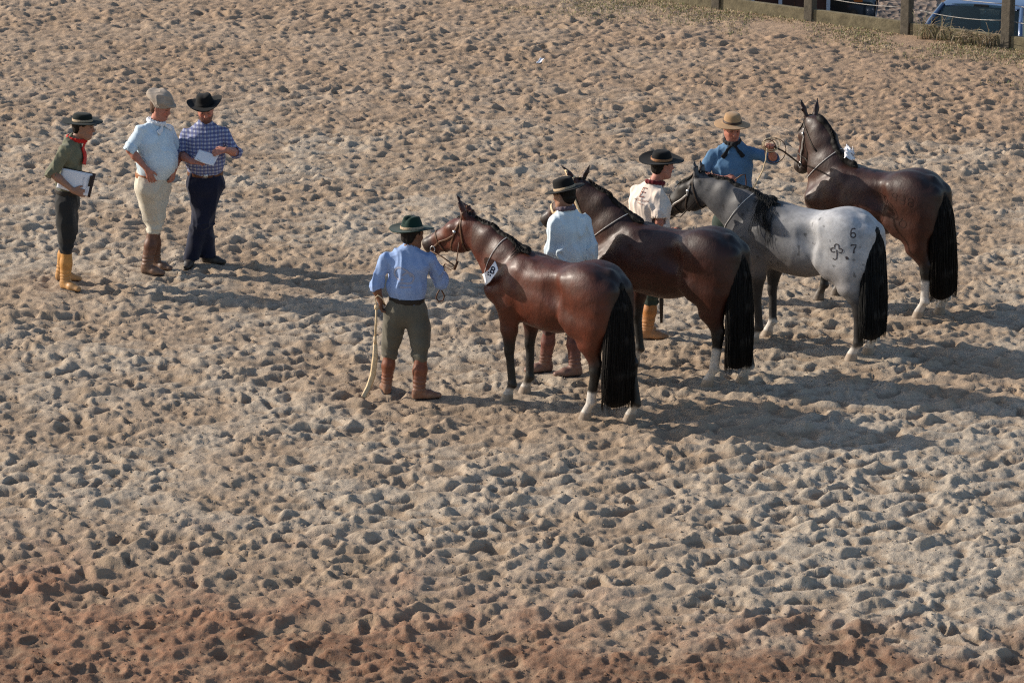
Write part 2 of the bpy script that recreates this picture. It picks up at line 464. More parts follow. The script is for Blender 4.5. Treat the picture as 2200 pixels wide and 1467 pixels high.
def sand_material():
    m, t, b = principled('arena_sand')
    geo = node(t, 'ShaderNodeNewGeometry'); pos = geo.outputs['Position']
    sep = node(t, 'ShaderNodeSeparateXYZ'); t.links.new(pos, sep.inputs[0])
    big = noise(t, pos, .55, 4, .6); mid = noise(t, pos, 2.2, 5, .65); fine = noise(t, pos, 34, 6, .75); grain = noise(t, pos, 150, 4, .8)
    pale = (.475, .395, .305); tan_ = (.41, .31, .22); grey = (.475, .405, .32); red = (.33, .175, .105); orange = (.385, .26, .17)
    base = mixc(t, ramp(t, big, [(.42, 0.0), (.56, 1.0)]), pale, tan_)
    def mask(fn_a, lo, hi):
        mr = node(t, 'ShaderNodeMapRange'); mr.inputs['From Min'].default_value = lo; mr.inputs['From Max'].default_value = hi
        mr.interpolation_type = 'SMOOTHSTEP'; t.links.new(fn_a, mr.inputs[0]); return mr.outputs[0]
    def math(op, a, b_):
        n = node(t, 'ShaderNodeMath', operation=op)
        for s_, v in ((n.inputs[0], a), (n.inputs[1], b_)):
            if hasattr(v, 'links'): t.links.new(v, s_)
            else: s_.default_value = v
        return n.outputs[0]
    x, y = sep.outputs[0], sep.outputs[1]
    wob = math('MULTIPLY', math('SUBTRACT', mid, .5), 3.0)
    wobb = math('MULTIPLY', math('SUBTRACT', big, .5), 4.0)
    yy = math('ADD', y, math('ADD', wob, wobb))
    # greyer, finer sand front right
    g = math('MULTIPLY', mask(math('ADD', x, wob), 0.2, 2.6), mask(math('SUBTRACT', 0, math('ADD', yy, math('MULTIPLY', x, -.55))), -27.2, -25.6))
    base = mixc(t, g, base, grey)
    # warmer earth far right and front left
    o = math('MULTIPLY', mask(math('ADD', x, wobb), .5, 4.5), mask(yy, 37.0, 40.5))
    base = mixc(t, math('MULTIPLY', o, .8), base, orange)
    far = mask(yy, 38.5, 43)
    base = mixc(t, math('MULTIPLY', far, .6), base, orange)
    nearl = mask(math('SUBTRACT', 0, math('ADD', yy, math('MULTIPLY', x, .34))), -24.9, -22.3)
    base = mixc(t, nearl, base, red)
    deep = mask(math('SUBTRACT', 0, yy), -23.5, -22.3)
    base = mixc(t, math('MULTIPLY', deep, .75), base, (.19, .105, .065))
    # browner, darker sand where the surface lies low, as in hoof prints
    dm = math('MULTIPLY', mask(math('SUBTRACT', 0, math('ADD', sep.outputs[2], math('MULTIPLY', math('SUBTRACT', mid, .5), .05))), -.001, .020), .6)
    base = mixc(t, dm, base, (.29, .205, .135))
    # darker crumbs
    base = mixc(t, ramp(t, mid, [(.50, 0.0), (.68, .55)]), base, (.33, .235, .15))
    base = mixc(t, ramp(t, fine, [(.30, .55), (.55, 0.0)]), base, (.27, .20, .14))
    base = mixc(t, ramp(t, grain, [(.58, 0.0), (.75, .35)]), base, (.62, .54, .45))
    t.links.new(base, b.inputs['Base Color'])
    b.inputs['Roughness'].default_value = .92; b.inputs['Specular IOR Level'].default_value = .15
    hh = math('ADD', math('MULTIPLY', fine, 1.0), math('MULTIPLY', grain, .35))
    bump(t, b, hh, .8, .02)
    return m

# ---------------------------------------------------------------- horses
TRN = {}
def head_frame(T, yaw, pitch):
    f = V3(cos(pitch) * cos(yaw), cos(pitch) * sin(yaw), -sin(pitch))
    l = V3(-sin(yaw), cos(yaw), 0); u = np.cross(f, l)
    def P(x, y, z): return T + f * x + l * y + u * z
    return P, f, l, u

def horse_solid(c):
    s = Solid(.0122)
    W = c.get('girth', 1.0)
    # trunk
    s.ell((.10, 0, .967), (.50, .258 * W, .30), k=.10)
    s.seg((.34, 0, 1.145), (-.36, 0, 1.175), (.18, .118), (.20, .118), k=.10)
    s.seg((.40, 0, 1.225), (.16, 0, 1.195), (.042, .080), (.048, .066), k=.10)
    s.ell((-.43, 0, 1.135), (.30, .232, .210), k=.10)
    s.seg((-.02, 0, .875), (-.34, 0, .960), (.170, .165), (.13, .12), k=.10)
    s.ell((.48, 0, .955), (.24, .185, .225), k=.08)
    for q in (1, -1):
        s.ell((-.42, q * .105, 1.165), (.24, .140, .178), k=.06)
        s.ell((-.26, q * .190, 1.18), (.055, .045, .055), k=.08)
        s.ell((-.505, q * .135, .985), (.235, .122, .29), k=.07)
        s.seg((-.675, q * .085, 1.16), (-.655, q * .115, .86), (.085, .095), (.075, .085), k=.07)
        s.ell((-.36, q * .165, .845), (.115, .08, .13), k=.06)
        s.ell((-.47, q * .150, 1.09), (.215, .105, .23), k=.035)
        s.seg((-.30, q * .175, 1.17), (-.27, q * .19, .86), (.045, .05), (.045, .05), k=.05)
        s.seg((-.60, q * .15, 1.02), (-.57, q * .15, .72), (.06, .085), (.05, .07), k=.05)
        s.ell((.635, q * .082, .955), (.082, .082, .12), k=.05)
        s.seg((.27, q * .125, 1.185), (.585, q * .160, .950), (.072, .095), (.072, .095), k=.05)
        s.ell((.34, q * .180, 1.0), (.125, .074, .15), k=.03)
        s.ell((.26, q * .095, 1.245), (.13, .05, .05), k=.04)
        s.seg((.50, q * .165, .96), (.40, q * .165, .84), (.07, .09), (.065, .085), k=.05)
    for q in (1, -1):
        s.ell((-.17, q * .245, 1.12), (.07, .035, .09), k=.10, neg=True)
        s.seg((.475, q * .235, 1.16), (.60, q * .235, 1.02), .022, .02, k=.05, neg=True)
    # tail root
    s.seg((-.62, 0, 1.275), (-.69, 0, 1.20), .045, .035, k=.05)
    for o_ in s.ops:
        o_[1][2] += c.get('lift', 0)
        if o_[0] == 's': o_[2][2] += c.get('lift', 0)
    # neck
    T = V3(*c['poll']); P, f, l, u = head_frame(T, c['hyaw'], c['hpitch'])
    p0 = V3(.43, 0, 1.085 + c.get('lift', 0)); p3 = P(.02, 0, -.125)
    p1 = lerp(p0, p3, .34) + V3(.0, 0, .0); p2 = lerp(p0, p3, .68) + V3(-.01, 0, .025)
    p1[1] *= .55
    s.seg(p0, p1, (.150, .255), (.118, .205), k=.08)
    s.seg(p1, p2, (.116, .203), (.086, .152), k=.08)
    s.seg(p2, p3, (.086, .152), (.076, .112), k=.06)
    # throat groove muscles
    s.seg(P(.03, 0, -.2), lerp(p1, p0, .3) + V3(.14, 0, -.12), .055, .08, k=.08)
    # head
    s.seg(P(.03, 0, -.085), P(.20, 0, -.075), (.082, .085), (.085, .078), side=l, k=.04)
    for q in (1, -1):
        s.ell(P(.155, q * .036, -.170), (.130, .054, .125), k=.04, axes=(f, l, u))
        s.ell(P(.185, q * .072, -.048), (.045, .022, .028), k=.03, axes=(f, l, u))
        s.seg(P(.20, q * .055, -.10), P(.36, q * .045, -.105), .028, .015, k=.03)
        s.ell(P(.545, q * .035, -.085), (.035, .022, .03), k=.02, axes=(f, l, u))
    s.seg(P(.18, 0, -.080), P(.47, 0, -.095), (.074, .090), (.053, .070), side=l, k=.05)
    s.seg(P(.20, 0, -.205), P(.47, 0, -.160), (.048, .055), (.038, .036), side=l, k=.05)
    s.ell(P(.53, 0, -.112), (.068, .062, .080), k=.04, axes=(f, l, u))
    s.ell(P(.50, 0, -.182), (.046, .040, .032), k=.025, axes=(f, l, u))
    for q in (1, -1):
        s.ell(P(.572, q * .036, -.088), (.02, .012, .014), k=.01, axes=(f, l, u), neg=True)
        s.ell(P(.505, q * .055, -.145), (.045, .008, .006), k=.01, axes=(f, l, u), neg=True)
        eb = P(-.005, q * .055, -.01); ex_ = c.get('eartips', ((-.075, .058, .15),) * 2)[0 if q == 1 else 1]; et = P(ex_[0], q * ex_[1], ex_[2])
        em = lerp(eb, et, .42)
        ed = nrm(et - eb)
        s.seg(eb, em, (.03, .026), (.034, .024), side=l, k=.02)
        s.seg(em, et, (.034, .022), (.007, .007), side=l, k=.01)
        s.seg(lerp(eb, et, .2) + (f * .8 + l * q * .6) * .028, lerp(eb, et, .85) + (f * .8 + l * q * .6) * .010, .020, .004, k=.01, neg=True)
    # forelegs
    for q, (hx, hy, hz) in zip((1, -1), c['fore']):
        kn = V3(lerp(.40, hx - .02, .6), lerp(.155 * q, hy, .6), .435)
        fe = V3(hx - .045, hy, .165); co = V3(hx, hy, .075)
        s.seg((.40, q * .16, .86), V3(lerp(.40, kn[0], .55), lerp(.16 * q, kn[1], .55), .64), (.075, .120), (.060, .082), side=(0, 1, 0), k=.05)
        s.seg(V3(lerp(.40, kn[0], .55), lerp(.16 * q, kn[1], .55), .64), kn + V3(0, 0, .05), (.060, .080), (.043, .048), side=(0, 1, 0), k=.03)
        s.ell(kn + V3(.006, 0, .01), (.046, .042, .055), k=.025)
        s.seg(kn + V3(-.002, 0, -.03), fe + V3(.004, 0, .03), (.033, .039), (.031, .037), side=(0, 1, 0), k=.02)
        s.seg(kn + V3(-.03, 0, -.04), fe + V3(-.022, 0, .03), .014, .017, k=.012)
        s.ell(fe, (.04, .036, .038), k=.02)
        s.ell(fe + V3(-.028, 0, -.012), (.022, .024, .024), k=.02)
        s.seg(fe, co, (.031, .031), (.037, .04), side=(0, 1, 0), k=.02)
        s.seg(V3(hx + .0, hy, .072), V3(hx + .026, hy, -.02), (.044, .046), (.060, .064), side=(0, 1, 0), k=.008, flat=True)
    # hind legs
    for q, (hx, hy, hz) in zip((1, -1), c['hind']):
        hk = V3(lerp(hx - .085, -.60, .35), hy * .75 + q * .035, .475)
        st = V3(-.40, q * .16, .83)
        fe = V3(hx - .055, hy, .175); co = V3(hx, hy, .075)
        mid = lerp(st, hk, .5) + V3(-.035, 0, .02)
        s.seg(V3(-.52, q * .14, .86), mid, (.100, .165), (.074, .118), side=(0, 1, 0), k=.06)
        s.seg(mid, hk + V3(.01, 0, .05), (.072, .114), (.042, .056), side=(0, 1, 0), k=.04)
        s.seg(hk + V3(-.045, 0, .055), mid + V3(-.06, 0, .04), .016, .024, k=.03)
        s.ell(hk + V3(.004, 0, -.005), (.060, .045, .072), k=.03)
        s.ell(hk + V3(-.05, 0, .045), (.02, .02, .026), k=.025)
        s.seg(hk + V3(0, 0, -.04), fe + V3(.004, 0, .03), (.038, .046), (.034, .041), side=(0, 1, 0), k=.025)
        s.seg(hk + V3(-.03, 0, -.05), fe + V3(-.026, 0, .03), .016, .018, k=.015)
        s.ell(fe, (.043, .039, .041), k=.02)
        s.ell(fe + V3(-.03, 0, -.012), (.022, .026, .024), k=.02)
        s.seg(fe, co, (.032, .032), (.038, .041), side=(0, 1, 0), k=.02)
        s.seg(V3(hx, hy, .072), V3(hx + .024, hy, -.02), (.045, .047), (.060, .063), side=(0, 1, 0), k=.008, flat=True)
    return s, P, (f, l, u), (p0, p1, p2, p3), T

def horse_colour(V, c, P, fr, nk):
    x, y, z = V[:, 0], V[:, 1], V[:, 2]
    n1 = vnoise(V * 5, 3); n2 = vnoise(V * 22, 4); n3 = vnoise(V * 60, 9)
    body = np.array(c['body'])[None, :] * np.ones((len(V), 1))
    if c.get('grey'):
        rump = sstep(.42, -.30, x + .45 * (1.25 - z))
        col = lerp(np.array((.085, .085, .09)), np.array((.43, .435, .45)), rump[:, None])
        col = col * (1 + .16 * n1 + .14 * n2 + .12 * n3)[:, None]
        pt = np.exp(-((x - .29 + .15 * (1.2 - z)) / .10) ** 2) * sstep(.95, 1.12, z + .04 * n2) * (y > -.05)
        col = lerp(col, np.array((.035, .035, .037)), (pt * .85)[:, None])
        low = sstep(.98, .72, z) * .45
        col = col * (1 - low[:, None]) + np.array((.20, .16, .135)) * low[:, None]
        spots = ((vnoise(V * 26, 21) > .72) & (z > .8))
        col[spots] *= .45
        hipm = sstep(.0, -.3, x) * 0
        leg = sstep(.74, .52, z + .05 * n1)
        col = lerp(col, np.array((.022, .02, .02)), leg[:, None])
        hd = sstep(.02, .14, (V - P(0, 0, 0)) @ fr[0] + .0)
        hd = hd * (x > .8)
        col = lerp(col, np.array((.020, .017, .016)), hd[:, None])
    else:
        dark = sstep(1.15, 1.36, z + .03 * n1) * .55 * (x < .9)
        col = body * (1 + .12 * n1 + .06 * n2)[:, None]
        col = lerp(col, np.array(c['dark']), dark[:, None])
        ins = sstep(-.42, -.66, x) * sstep(.21, .10, np.abs(y)) * .95  # black coat round the tail, plus the rear's shade painted into the colour
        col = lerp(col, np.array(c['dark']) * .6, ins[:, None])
        leg = sstep(.66, .46, z + .05 * n1)
        col = lerp(col, np.array((.006, .005, .0045)), leg[:, None])
        ff = (V - P(0, 0, 0)) @ fr[0]
        muz = sstep(.42, .52, ff) * (x > .8)
        col = lerp(col, np.array((.02, .014, .012)), (muz * .85)[:, None])
    # ears, eye surround
    ux = (V - P(0, 0, 0)) @ fr[2]
    eardark = sstep(.03, .12, ux) * (z > 1.35) * ((V - P(0, 0, 0)) @ fr[0] < .12)
    col = lerp(col, np.array((.018, .012, .010)), (eardark * .75)[:, None])
    # white socks and hooves
    legs = list(c['fore']) + list(c['hind'])
    for (hx, hy, hz) in legs:
        near = ((x - hx + .03) ** 2 + (y - hy) ** 2) < .16 ** 2
        if hz > 0:
            wv = near * sstep(hz + .02, hz - .02, z + .02 * n2)
            col = lerp(col, np.array((.74, .69, .63)) * (1 + .12 * n2)[:, None], wv[:, None])
            hoof = near * sstep(.075, .065, z); col = lerp(col, np.array((.36, .26, .18)), (hoof * .8)[:, None])
        else:
            hoof = near * sstep(.075, .065, z); col = lerp(col, np.array((.03, .027, .025)), (hoof * .9)[:, None])
    dirt = sstep(.20, .0, z + .03 * n2) * .55
    col = lerp(col, np.array((.30, .23, .17)), dirt[:, None])
    return np.clip(col, 0, 1)

def ring_on(bvh, c0, n, r=.6, cnt=40, off=.006, ref=(0, 0, 1), a0=0, a1=2 * pi):
    """closed curve where the plane through c0 with normal n cuts the outer surface"""
    n = nrm(n); a = np.asarray(ref, float); a = nrm(a - n * np.dot(a, n)); b = np.cross(n, a); out = []; nor = []
    for i in range(cnt + 1):
        t = a0 + (a1 - a0) * i / cnt; d = a * cos(t) + b * sin(t)
        hit = bvh.ray_cast(Vector(c0 + d * r), Vector(-d), r)
        if hit[0] is None: continue
        out.append(np.array(hit[0]) + d * off); nor.append(d)
    return out, nor

def strap_path(bvh, pts, off=.006, cnt=5):
    out = []; nor = []
    for a, b in zip(pts[:-1], pts[1:]):
        for i in range(cnt):
            p = lerp(a, b, i / cnt)
            loc, no, _, _ = bvh.find_nearest(Vector(p)); out.append(np.array(loc) + np.array(no) * off); nor.append(np.array(no))
    loc, no, _, _ = bvh.find_nearest(Vector(pts[-1])); out.append(np.array(loc) + np.array(no) * off); nor.append(np.array(no))
    return out, nor

def make_horse(label, loc, theta, c):
    root = thing('horse', label, 'horse', loc, pi - theta, 'four horses standing in a row for the judges')
    s, P, fr, nk, T = horse_solid(c)
    V, F = s.mesh()
    f, l, u = fr
    N = vnormals(V, F)
    V = V + N * ((.0042 * vnoise(V * 6.5, 12) + .0020 * vnoise(V * V3(14, 22, 12), 5)) * sstep(.5, .8, V[:, 2]) + .0012 * vnoise(V * 30, 6))[:, None]
    V = relax(V, F, 2)
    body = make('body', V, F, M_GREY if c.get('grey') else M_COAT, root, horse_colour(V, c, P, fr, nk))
    bvh = BVHTree.FromPolygons([tuple(v) for v in V.tolist()], F.tolist())
    hm = M_TAILG if c.get('grey') else M_TAIL
    # eyes
    for q in (1, -1):
        e = Solid(.004); e.ell(P(.192, q * .080, -.062), (.021, .014, .017), axes=fr)
        make('eye', *e.mesh(), M_EYE, root)
    # mane: a clipped crest with longer hair at the withers
    rg = np.random.default_rng(c['seed'])
    mb = MB(); crest = []
    p0, p1, p2, p3 = nk
    for i in range(41):
        t = i / 40
        ctr = lerp(lerp(p0, p1, min(t * 2.4, 1)), lerp(p2, p3, max(0, (t - .5) * 2)), sstep(.2, .8, t)) if False else None
        q = [p0 + V3(-.06, 0, 0), p0, p1, p2, p3, P(-.03, 0, -.08)]
        tt = t * (len(q) - 1); k = min(int(tt), len(q) - 2); ctr = lerp(q[k], q[k + 1], tt - k)
        ax = nrm(q[k + 1] - q[k]); d = nrm(V3(0, 0, 1) - ax * ax[2]); d = nrm(d + V3(-.25, 0, .3))
        hit = bvh.ray_cast(Vector(ctr + d * .6), Vector(-d), .6)
        if hit[0] is not None: crest.append(np.array(hit[0]))
    for _ in range(4): crest = [crest[0]] + [(crest[i_ - 1] + crest[i_] * 2 + crest[i_ + 1]) / 4 for i_ in range(1, len(crest) - 1)] + [crest[-1]]
    cr = Solid(.009)
    for a, b in zip(crest[:-1:2], crest[2::2]):
        if np.linalg.norm(b - a) > .005: cr.seg(a + V3(0, 0, -.014), b + V3(0, 0, -.014), (.018, .030), (.018, .030), k=.04)
    crv, crf = cr.mesh(); nn = vnormals(crv, crf); crv = crv + nn * (.002 * vnoise(crv * 50, 2))[:, None]
    b0 = 0
    mb.v = [v for v in crv]; mb.f = [tuple(q) for q in crf.tolist()]
    tl = c.get('tuft', .12)
    for i in range(800):
        t = rg.random()
        k = min(int(t * (len(crest) - 1)), len(crest) - 2); r0 = lerp(crest[k], crest[k + 1], t * (len(crest) - 1) - k)
        tw = np.exp(-((t - c.get('tuft_t', .26)) / c.get('tuft_w', .09)) ** 2)
        L = (.034 + .026 * rg.random()) * c.get('mane_len', .75) + tl * tw * (.6 + .7 * rg.random())
        sd = 1 if rg.random() < .8 or tw > .3 else -1
        pts = []; m = 6; jx = rg.normal() * .18 * L; jo = rg.random()
        for j in range(m + 1):
            w_ = j / m
            p = r0 + V3(-.25 * w_ * L + jx * w_, sd * (.004 + .6 * L * min(w_, .35)), .016 - L * w_ * .95)
            lc, no, _, _ = bvh.find_nearest(Vector(p))
            pts.append(np.array(lc) + np.array(no) * (.019 - .008 * w_ + .006 * jo))
        mb.tube(pts, [.0034 * (1 - .7 * j / m) for j in range(m + 1)], n=3)
    if c.get('forelock', 1):
        for i in range(70):
            a = P(.0, rg.normal() * .02, .0); L = .12 * c.get('forelock', 1) * (.6 + .6 * rg.random()); pts = []
            sp = rg.normal() * .03
            for j in range(5):
                w_ = j / 4; p = a + f * (L * w_ * 1.2) + l * (sp * w_) + V3(0, 0, -.0)
                lc, no, _, _ = bvh.find_nearest(Vector(p)); pts.append(np.array(lc) + np.array(no) * (.012 + .006 * rg.random()))
            mb.tube(pts, [.005, .005, .004, .003, .0015], n=3)
    mb.build('mane', hm, root)
    # tail
    zt = c.get('tail_end', .16); tb = MB(); ts = Solid(.011); sw = c.get('tail_sway', .04)
    def tp(t):
        ks = [V3(-.645, 0, 1.265 + c.get('lift', 0)), V3(-.715, 0, 1.185), V3(-.728, sw * .2, 1.02), V3(-.742, sw * .5, .74), V3(-.750, sw * .8, .45), V3(-.75, sw, zt)]
        q = t * 5; k = min(int(q), 4); return lerp(ks[k], ks[k + 1], q - k)
    wd = [(.022, .020), (.060, .044), (.120, .072), (.145, .086), (.158, .090), (.158, .080)]
    TWs = c.get('tail_w', 1.0)
    for k in range(5):
        wa = (wd[k][0] * TWs, wd[k][1]); wb = (wd[k + 1][0] * TWs, wd[k + 1][1])
        ts.seg(tp(k / 5), tp((k + 1) / 5 - (.06 if k == 4 else 0)), wa, wb, side=(0, 1, 0), k=.03)
    tv, tf = ts.mesh(); tn = vnormals(tv, tf)
    an = np.arctan2(tv[:, 1] - sw * .6, tv[:, 0] + .77)
    tv = tv + tn * (.007 * vnoise(np.stack([an * 7, tv[:, 2] * 2.2, an * 0], 1), 3) - .002)[:, None]
    tb.v = [v for v in tv]; tb.f = [tuple(q) for q in tf.tolist()]
    for i in range(500):
        ph = rg.random() * 2 * pi; st = .05 + rg.random() ** 1.5 * .6; en = 1.0 + rg.normal() * .010 - .12 * rg.random() ** 3 + (rg.random() < .06) * rg.random() * .03
        if rg.random() < .3: en = lerp(st, 1, .5 + .5 * rg.random())
        m = 7; pts = []
        rj = 1.0 + rg.random() * .12; dr = rg.normal() * .12
        for j in range(m + 1):
            t = lerp(st, en, j / m); tq = min(t, 1) * 5; k = min(int(tq), 4); ww = lerp(np.array(wd[k]), np.array(wd[k + 1]), tq - k)
            p = tp(min(t, 1)) + V3(0, 0, -(max(t - 1, 0)) * .9)
            a = ph + dr * j / m
            pts.append(p + V3(cos(a) * ww[1] * rj, sin(a) * ww[0] * TWs * rj, 0) + V3(rg.normal(), rg.normal(), 0) * .0018)
        tb.tube(pts, [.0034 * (1 - .7 * (j / m) ** 2) for j in range(m + 1)], n=3)
    tb.build('tail', hm, root)
    TRN[label] = (root, bvh, P, fr, c)
    return root, bvh, P, fr, c

def to_world(root, p):
    a = root.rotation_euler.z; o = np.array(root.location)
    return V3(p[0] * cos(a) - p[1] * sin(a), p[0] * sin(a) + p[1] * cos(a), p[2]) + o
def to_local(root, p):
    a = -root.rotation_euler.z; q = np.asarray(p) - np.array(root.location)
    return V3(q[0] * cos(a) - q[1] * sin(a), q[0] * sin(a) + q[1] * cos(a), q[2])

def bridle(H, mat, noseband=True, mat2=None, width=.011, halter=False):
    root, bvh, P, (f, l, u), c = H
    mat2 = mat2 or mat
    mb = MB()
    def ring(ctr, n, **k):
        p, no = ring_on(bvh, ctr, n, r=.35, cnt=36, off=.004, ref=u, **k)
        mb.tube(p, width, n=6, flat=.35, upv=no)
    ring(P(.075, 0, -.13), nrm(f * .9 + u * .28))          # crownpiece and throat latch
    if noseband: ring(P(.385, 0, -.11), nrm(f * 1.0 - u * .12))
    ring(P(.10, 0, -.075), nrm(f * .75 + u * .9))  # browband
    mb.build('bridle', mat, root)
    ck = MB()
    for q in (1, -1):
        p, no = strap_path(bvh, [P(.085, q * .12, -.06), P(.16, q * .12, -.13), P(.30, q * .1, -.14), P(.40, q * .1, -.135), P(.47, q * .08, -.15)], off=.004)
        ck.tube(p, width, n=6, flat=.35, upv=no)
    ck.build('cheek_strap', mat2, root)
    for q in (1, -1):
        rg = MB(); ctr = P(.47, q * .062, -.155); pts = [ctr + f * .026 * cos(a) + u * .026 * sin(a) for a in np.linspace(0, 2 * pi, 13)]
        rg.tube(pts, .004, n=5); rg.build('bit_ring', M_METAL, root); rg = MB()
        loc, no, _, _ = bvh.find_nearest(Vector(P(.13, q * .12, -.10))); lc = np.array(loc) + np.array(no) * .008
        rg.tube([lc - np.array(no) * .004, lc + np.array(no) * .006], .016, n=8); rg.build('bridle_stud', M_METAL, root)

def neck_cord(H, ctr, n, tassel=None):
    root, bvh, P, fr, c = H
    p, no = ring_on(bvh, V3(*ctr), V3(*n), r=.7, cnt=70, off=.006)
    mb = MB(); mb.tube(p, .0032, n=5)
    o = mb.build('neck_cord', M_CORD, root)
    if tassel is not None:
        q = p[tassel]; d = no[tassel]
        for k in (-1, 1):
            mb = MB(); mb.tube([q + d * .004, q + d * .012 + V3(k * .006, 0, -.04), q + d * .010 + V3(k * .014, 0, -.11)], .0036, n=4)
            mb.build('tassel', M_CORD, o)

# flat print laid onto a surface along a direction
def text_shape(txt, size):
    cu = bpy.data.curves.new('lettering', 'FONT'); cu.body = txt; cu.size = size; cu.align_x = 'CENTER'; cu.align_y = 'CENTER'
    cu.resolution_u = 3; cu.offset = size * .012
    o = bpy.data.objects.new('lettering', cu); COL.objects.link(o)
    bpy.context.view_layer.update()
    me = bpy.data.meshes.new_from_object(o)
    bm = bmesh.new(); bm.from_mesh(me); bmesh.ops.triangulate(bm, faces=bm.faces[:])
    for _ in range(2):
        bmesh.ops.subdivide_edges(bm, edges=[e for e in bm.edges if e.calc_length() > size * .12], cuts=1)
        bmesh.ops.triangulate(bm, faces=bm.faces[:])
    V = np.array([v.co[:] for v in bm.verts]); F = [tuple(v.index for v in fc.verts) for fc in bm.faces]; bm.free()
    bpy.data.objects.remove(o); bpy.data.curves.remove(cu)
    return V[:, :2], F
def stroke_shape(strokes, wd):
    V = []; F = []
    for st in strokes:
        st = np.array(st, float); b = len(V)
        for i, p in enumerate(st):
            t = nrm(st[min(i + 1, len(st) - 1)] - st[max(i - 1, 0)]); q = np.array((-t[1], t[0])) * wd * .5
            V += [p + q, p - q]
        for i in range(len(st) - 1):
            F += [(b + 2 * i, b + 2 * i + 1, b + 2 * i + 3, b + 2 * i + 2)]
    return np.array(V), F
def decal(name, shape, ctr, right, up, bvh, mat, parent, off=.003, r=.4):
    V2, F = shape; right = nrm(right); up = nrm(up - right * np.dot(up, right)); n = np.cross(right, up); out = []
    for p in V2:
        q = np.asarray(ctr) + right * p[0] + up * p[1]
        hit = bvh.ray_cast(Vector(q + n * r), Vector(-n), 2 * r)
        out.append(np.array(hit[0]) + n * off if hit[0] is not None else q)
    return make(name, out, F, mat, parent, smooth=False)

# ---------------------------------------------------------------- people
def yawv(a): return V3(cos(a), sin(a), 0)

def hand(s, wr, d, n, thumb, curl=.5, sc=1.0, spread=.1):
    """wr wrist, d pointing along the fingers, n back of the hand, thumb = side of the thumb"""
    d = nrm(d); n = nrm(n - d * np.dot(n, d)); th = np.cross(d, n); th = th if np.dot(th, thumb) > 0 else -th
    s.seg(wr - d * .01, wr + d * .07 * sc, (.028 * sc, .019 * sc), (.040 * sc, .015 * sc), side=th, k=.015)
    Ls = (.068, .078, .072, .056); of = (.030, .010, -.011, -.030)
    for L, o in zip(Ls, of):
        p = wr + d * .068 * sc + th * o * sc; a = curl * .45; dd = d + th * o * spread * 8
        for j, (fl, r0, r1) in enumerate(((.45, .0100, .0092), (.30, .0092, .0085), (.25, .0085, .0072))):
            dr = nrm(dd) * cos(a) - n * sin(a); q = p + dr * L * fl * sc
            s.seg(p, q, r0 * sc, r1 * sc, k=.004); p = q; a += curl * .85
    p = wr + d * .018 * sc + th * .026 * sc
    dr = nrm(d * .75 + th * .75 - n * .25 * curl); q = p + dr * .042 * sc; s.seg(p, q, .0135 * sc, .011 * sc, k=.012)
    dr = nrm(d * .95 + th * .25 - n * (.2 + .5 * curl)); s.seg(q, q + dr * .034 * sc, .0105 * sc, .0085 * sc, k=.004)

def add_head(s, C, f, l, u, face=True):
    P = lambda x, y, z: C + f * x + l * y + u * z
    A = (f, l, u)
    s.ell(P(-.012, 0, .035), (.093, .074, .085), axes=A)
    s.ell(P(.030, 0, -.035), (.062, .060, .088), k=.04, axes=A)
    s.ell(P(.055, 0, -.098), (.032, .034, .026), k=.03, axes=A)
    for q in (1, -1):
        s.seg(P(.0, q * .056, -.055), P(.05, q * .03, -.098), .018, .018, k=.03)
        s.ell(P(.062, q * .038, -.025), (.022, .02, .02), k=.02, axes=A)
        s.ell(P(.096, q * .031, .004), (.014, .018, .011), k=.012, axes=A, neg=True)
        s.ell(P(.079, q * .031, .003), (.0125, .0125, .0125), k=.003, axes=A)
        s.ell(P(-.006, q * .074, -.004), (.017, .009, .032), k=.006, axes=A)
        s.ell(P(.0, q * .083, .0), (.008, .006, .016), k=.004, axes=A, neg=True)
        s.ell(P(.102, q * .012, -.034), (.010, .009, .008), k=.008, axes=A)
    s.seg(P(.086, .032, .022), P(.086, -.032, .022), .010, .010, k=.015)
    s.seg(P(.090, 0, .008), P(.108, 0, -.030), .009, .012, k=.012)
    s.seg(P(.088, .017, -.058), P(.088, -.017, -.058), .008, .008, k=.008)
    s.seg(P(.085, .015, -.072), P(.085, -.015, -.072), .008, .008, k=.006)
    return P

def fold(V, amp, kx=12., kz=2.8, seed=0, diag=.6):
    Q = np.stack([V[:, 0] * kx + diag * V[:, 2] * kz, V[:, 1] * kx, V[:, 2] * kz], 1)
    Q = Q + .6 * np.stack([vnoise(V * 5, seed + 1), vnoise(V * 5, seed + 2), vnoise(V * 5, seed + 3)], 1)
    a = (1 - np.abs(vnoise(Q, seed))) ** 4
    b = (1 - np.abs(vnoise(Q * 1.9 + 5, seed + 7))) ** 4
    return np.maximum(amp * 2.3 * (a - .35 + .35 * (b - .35)), -.008)

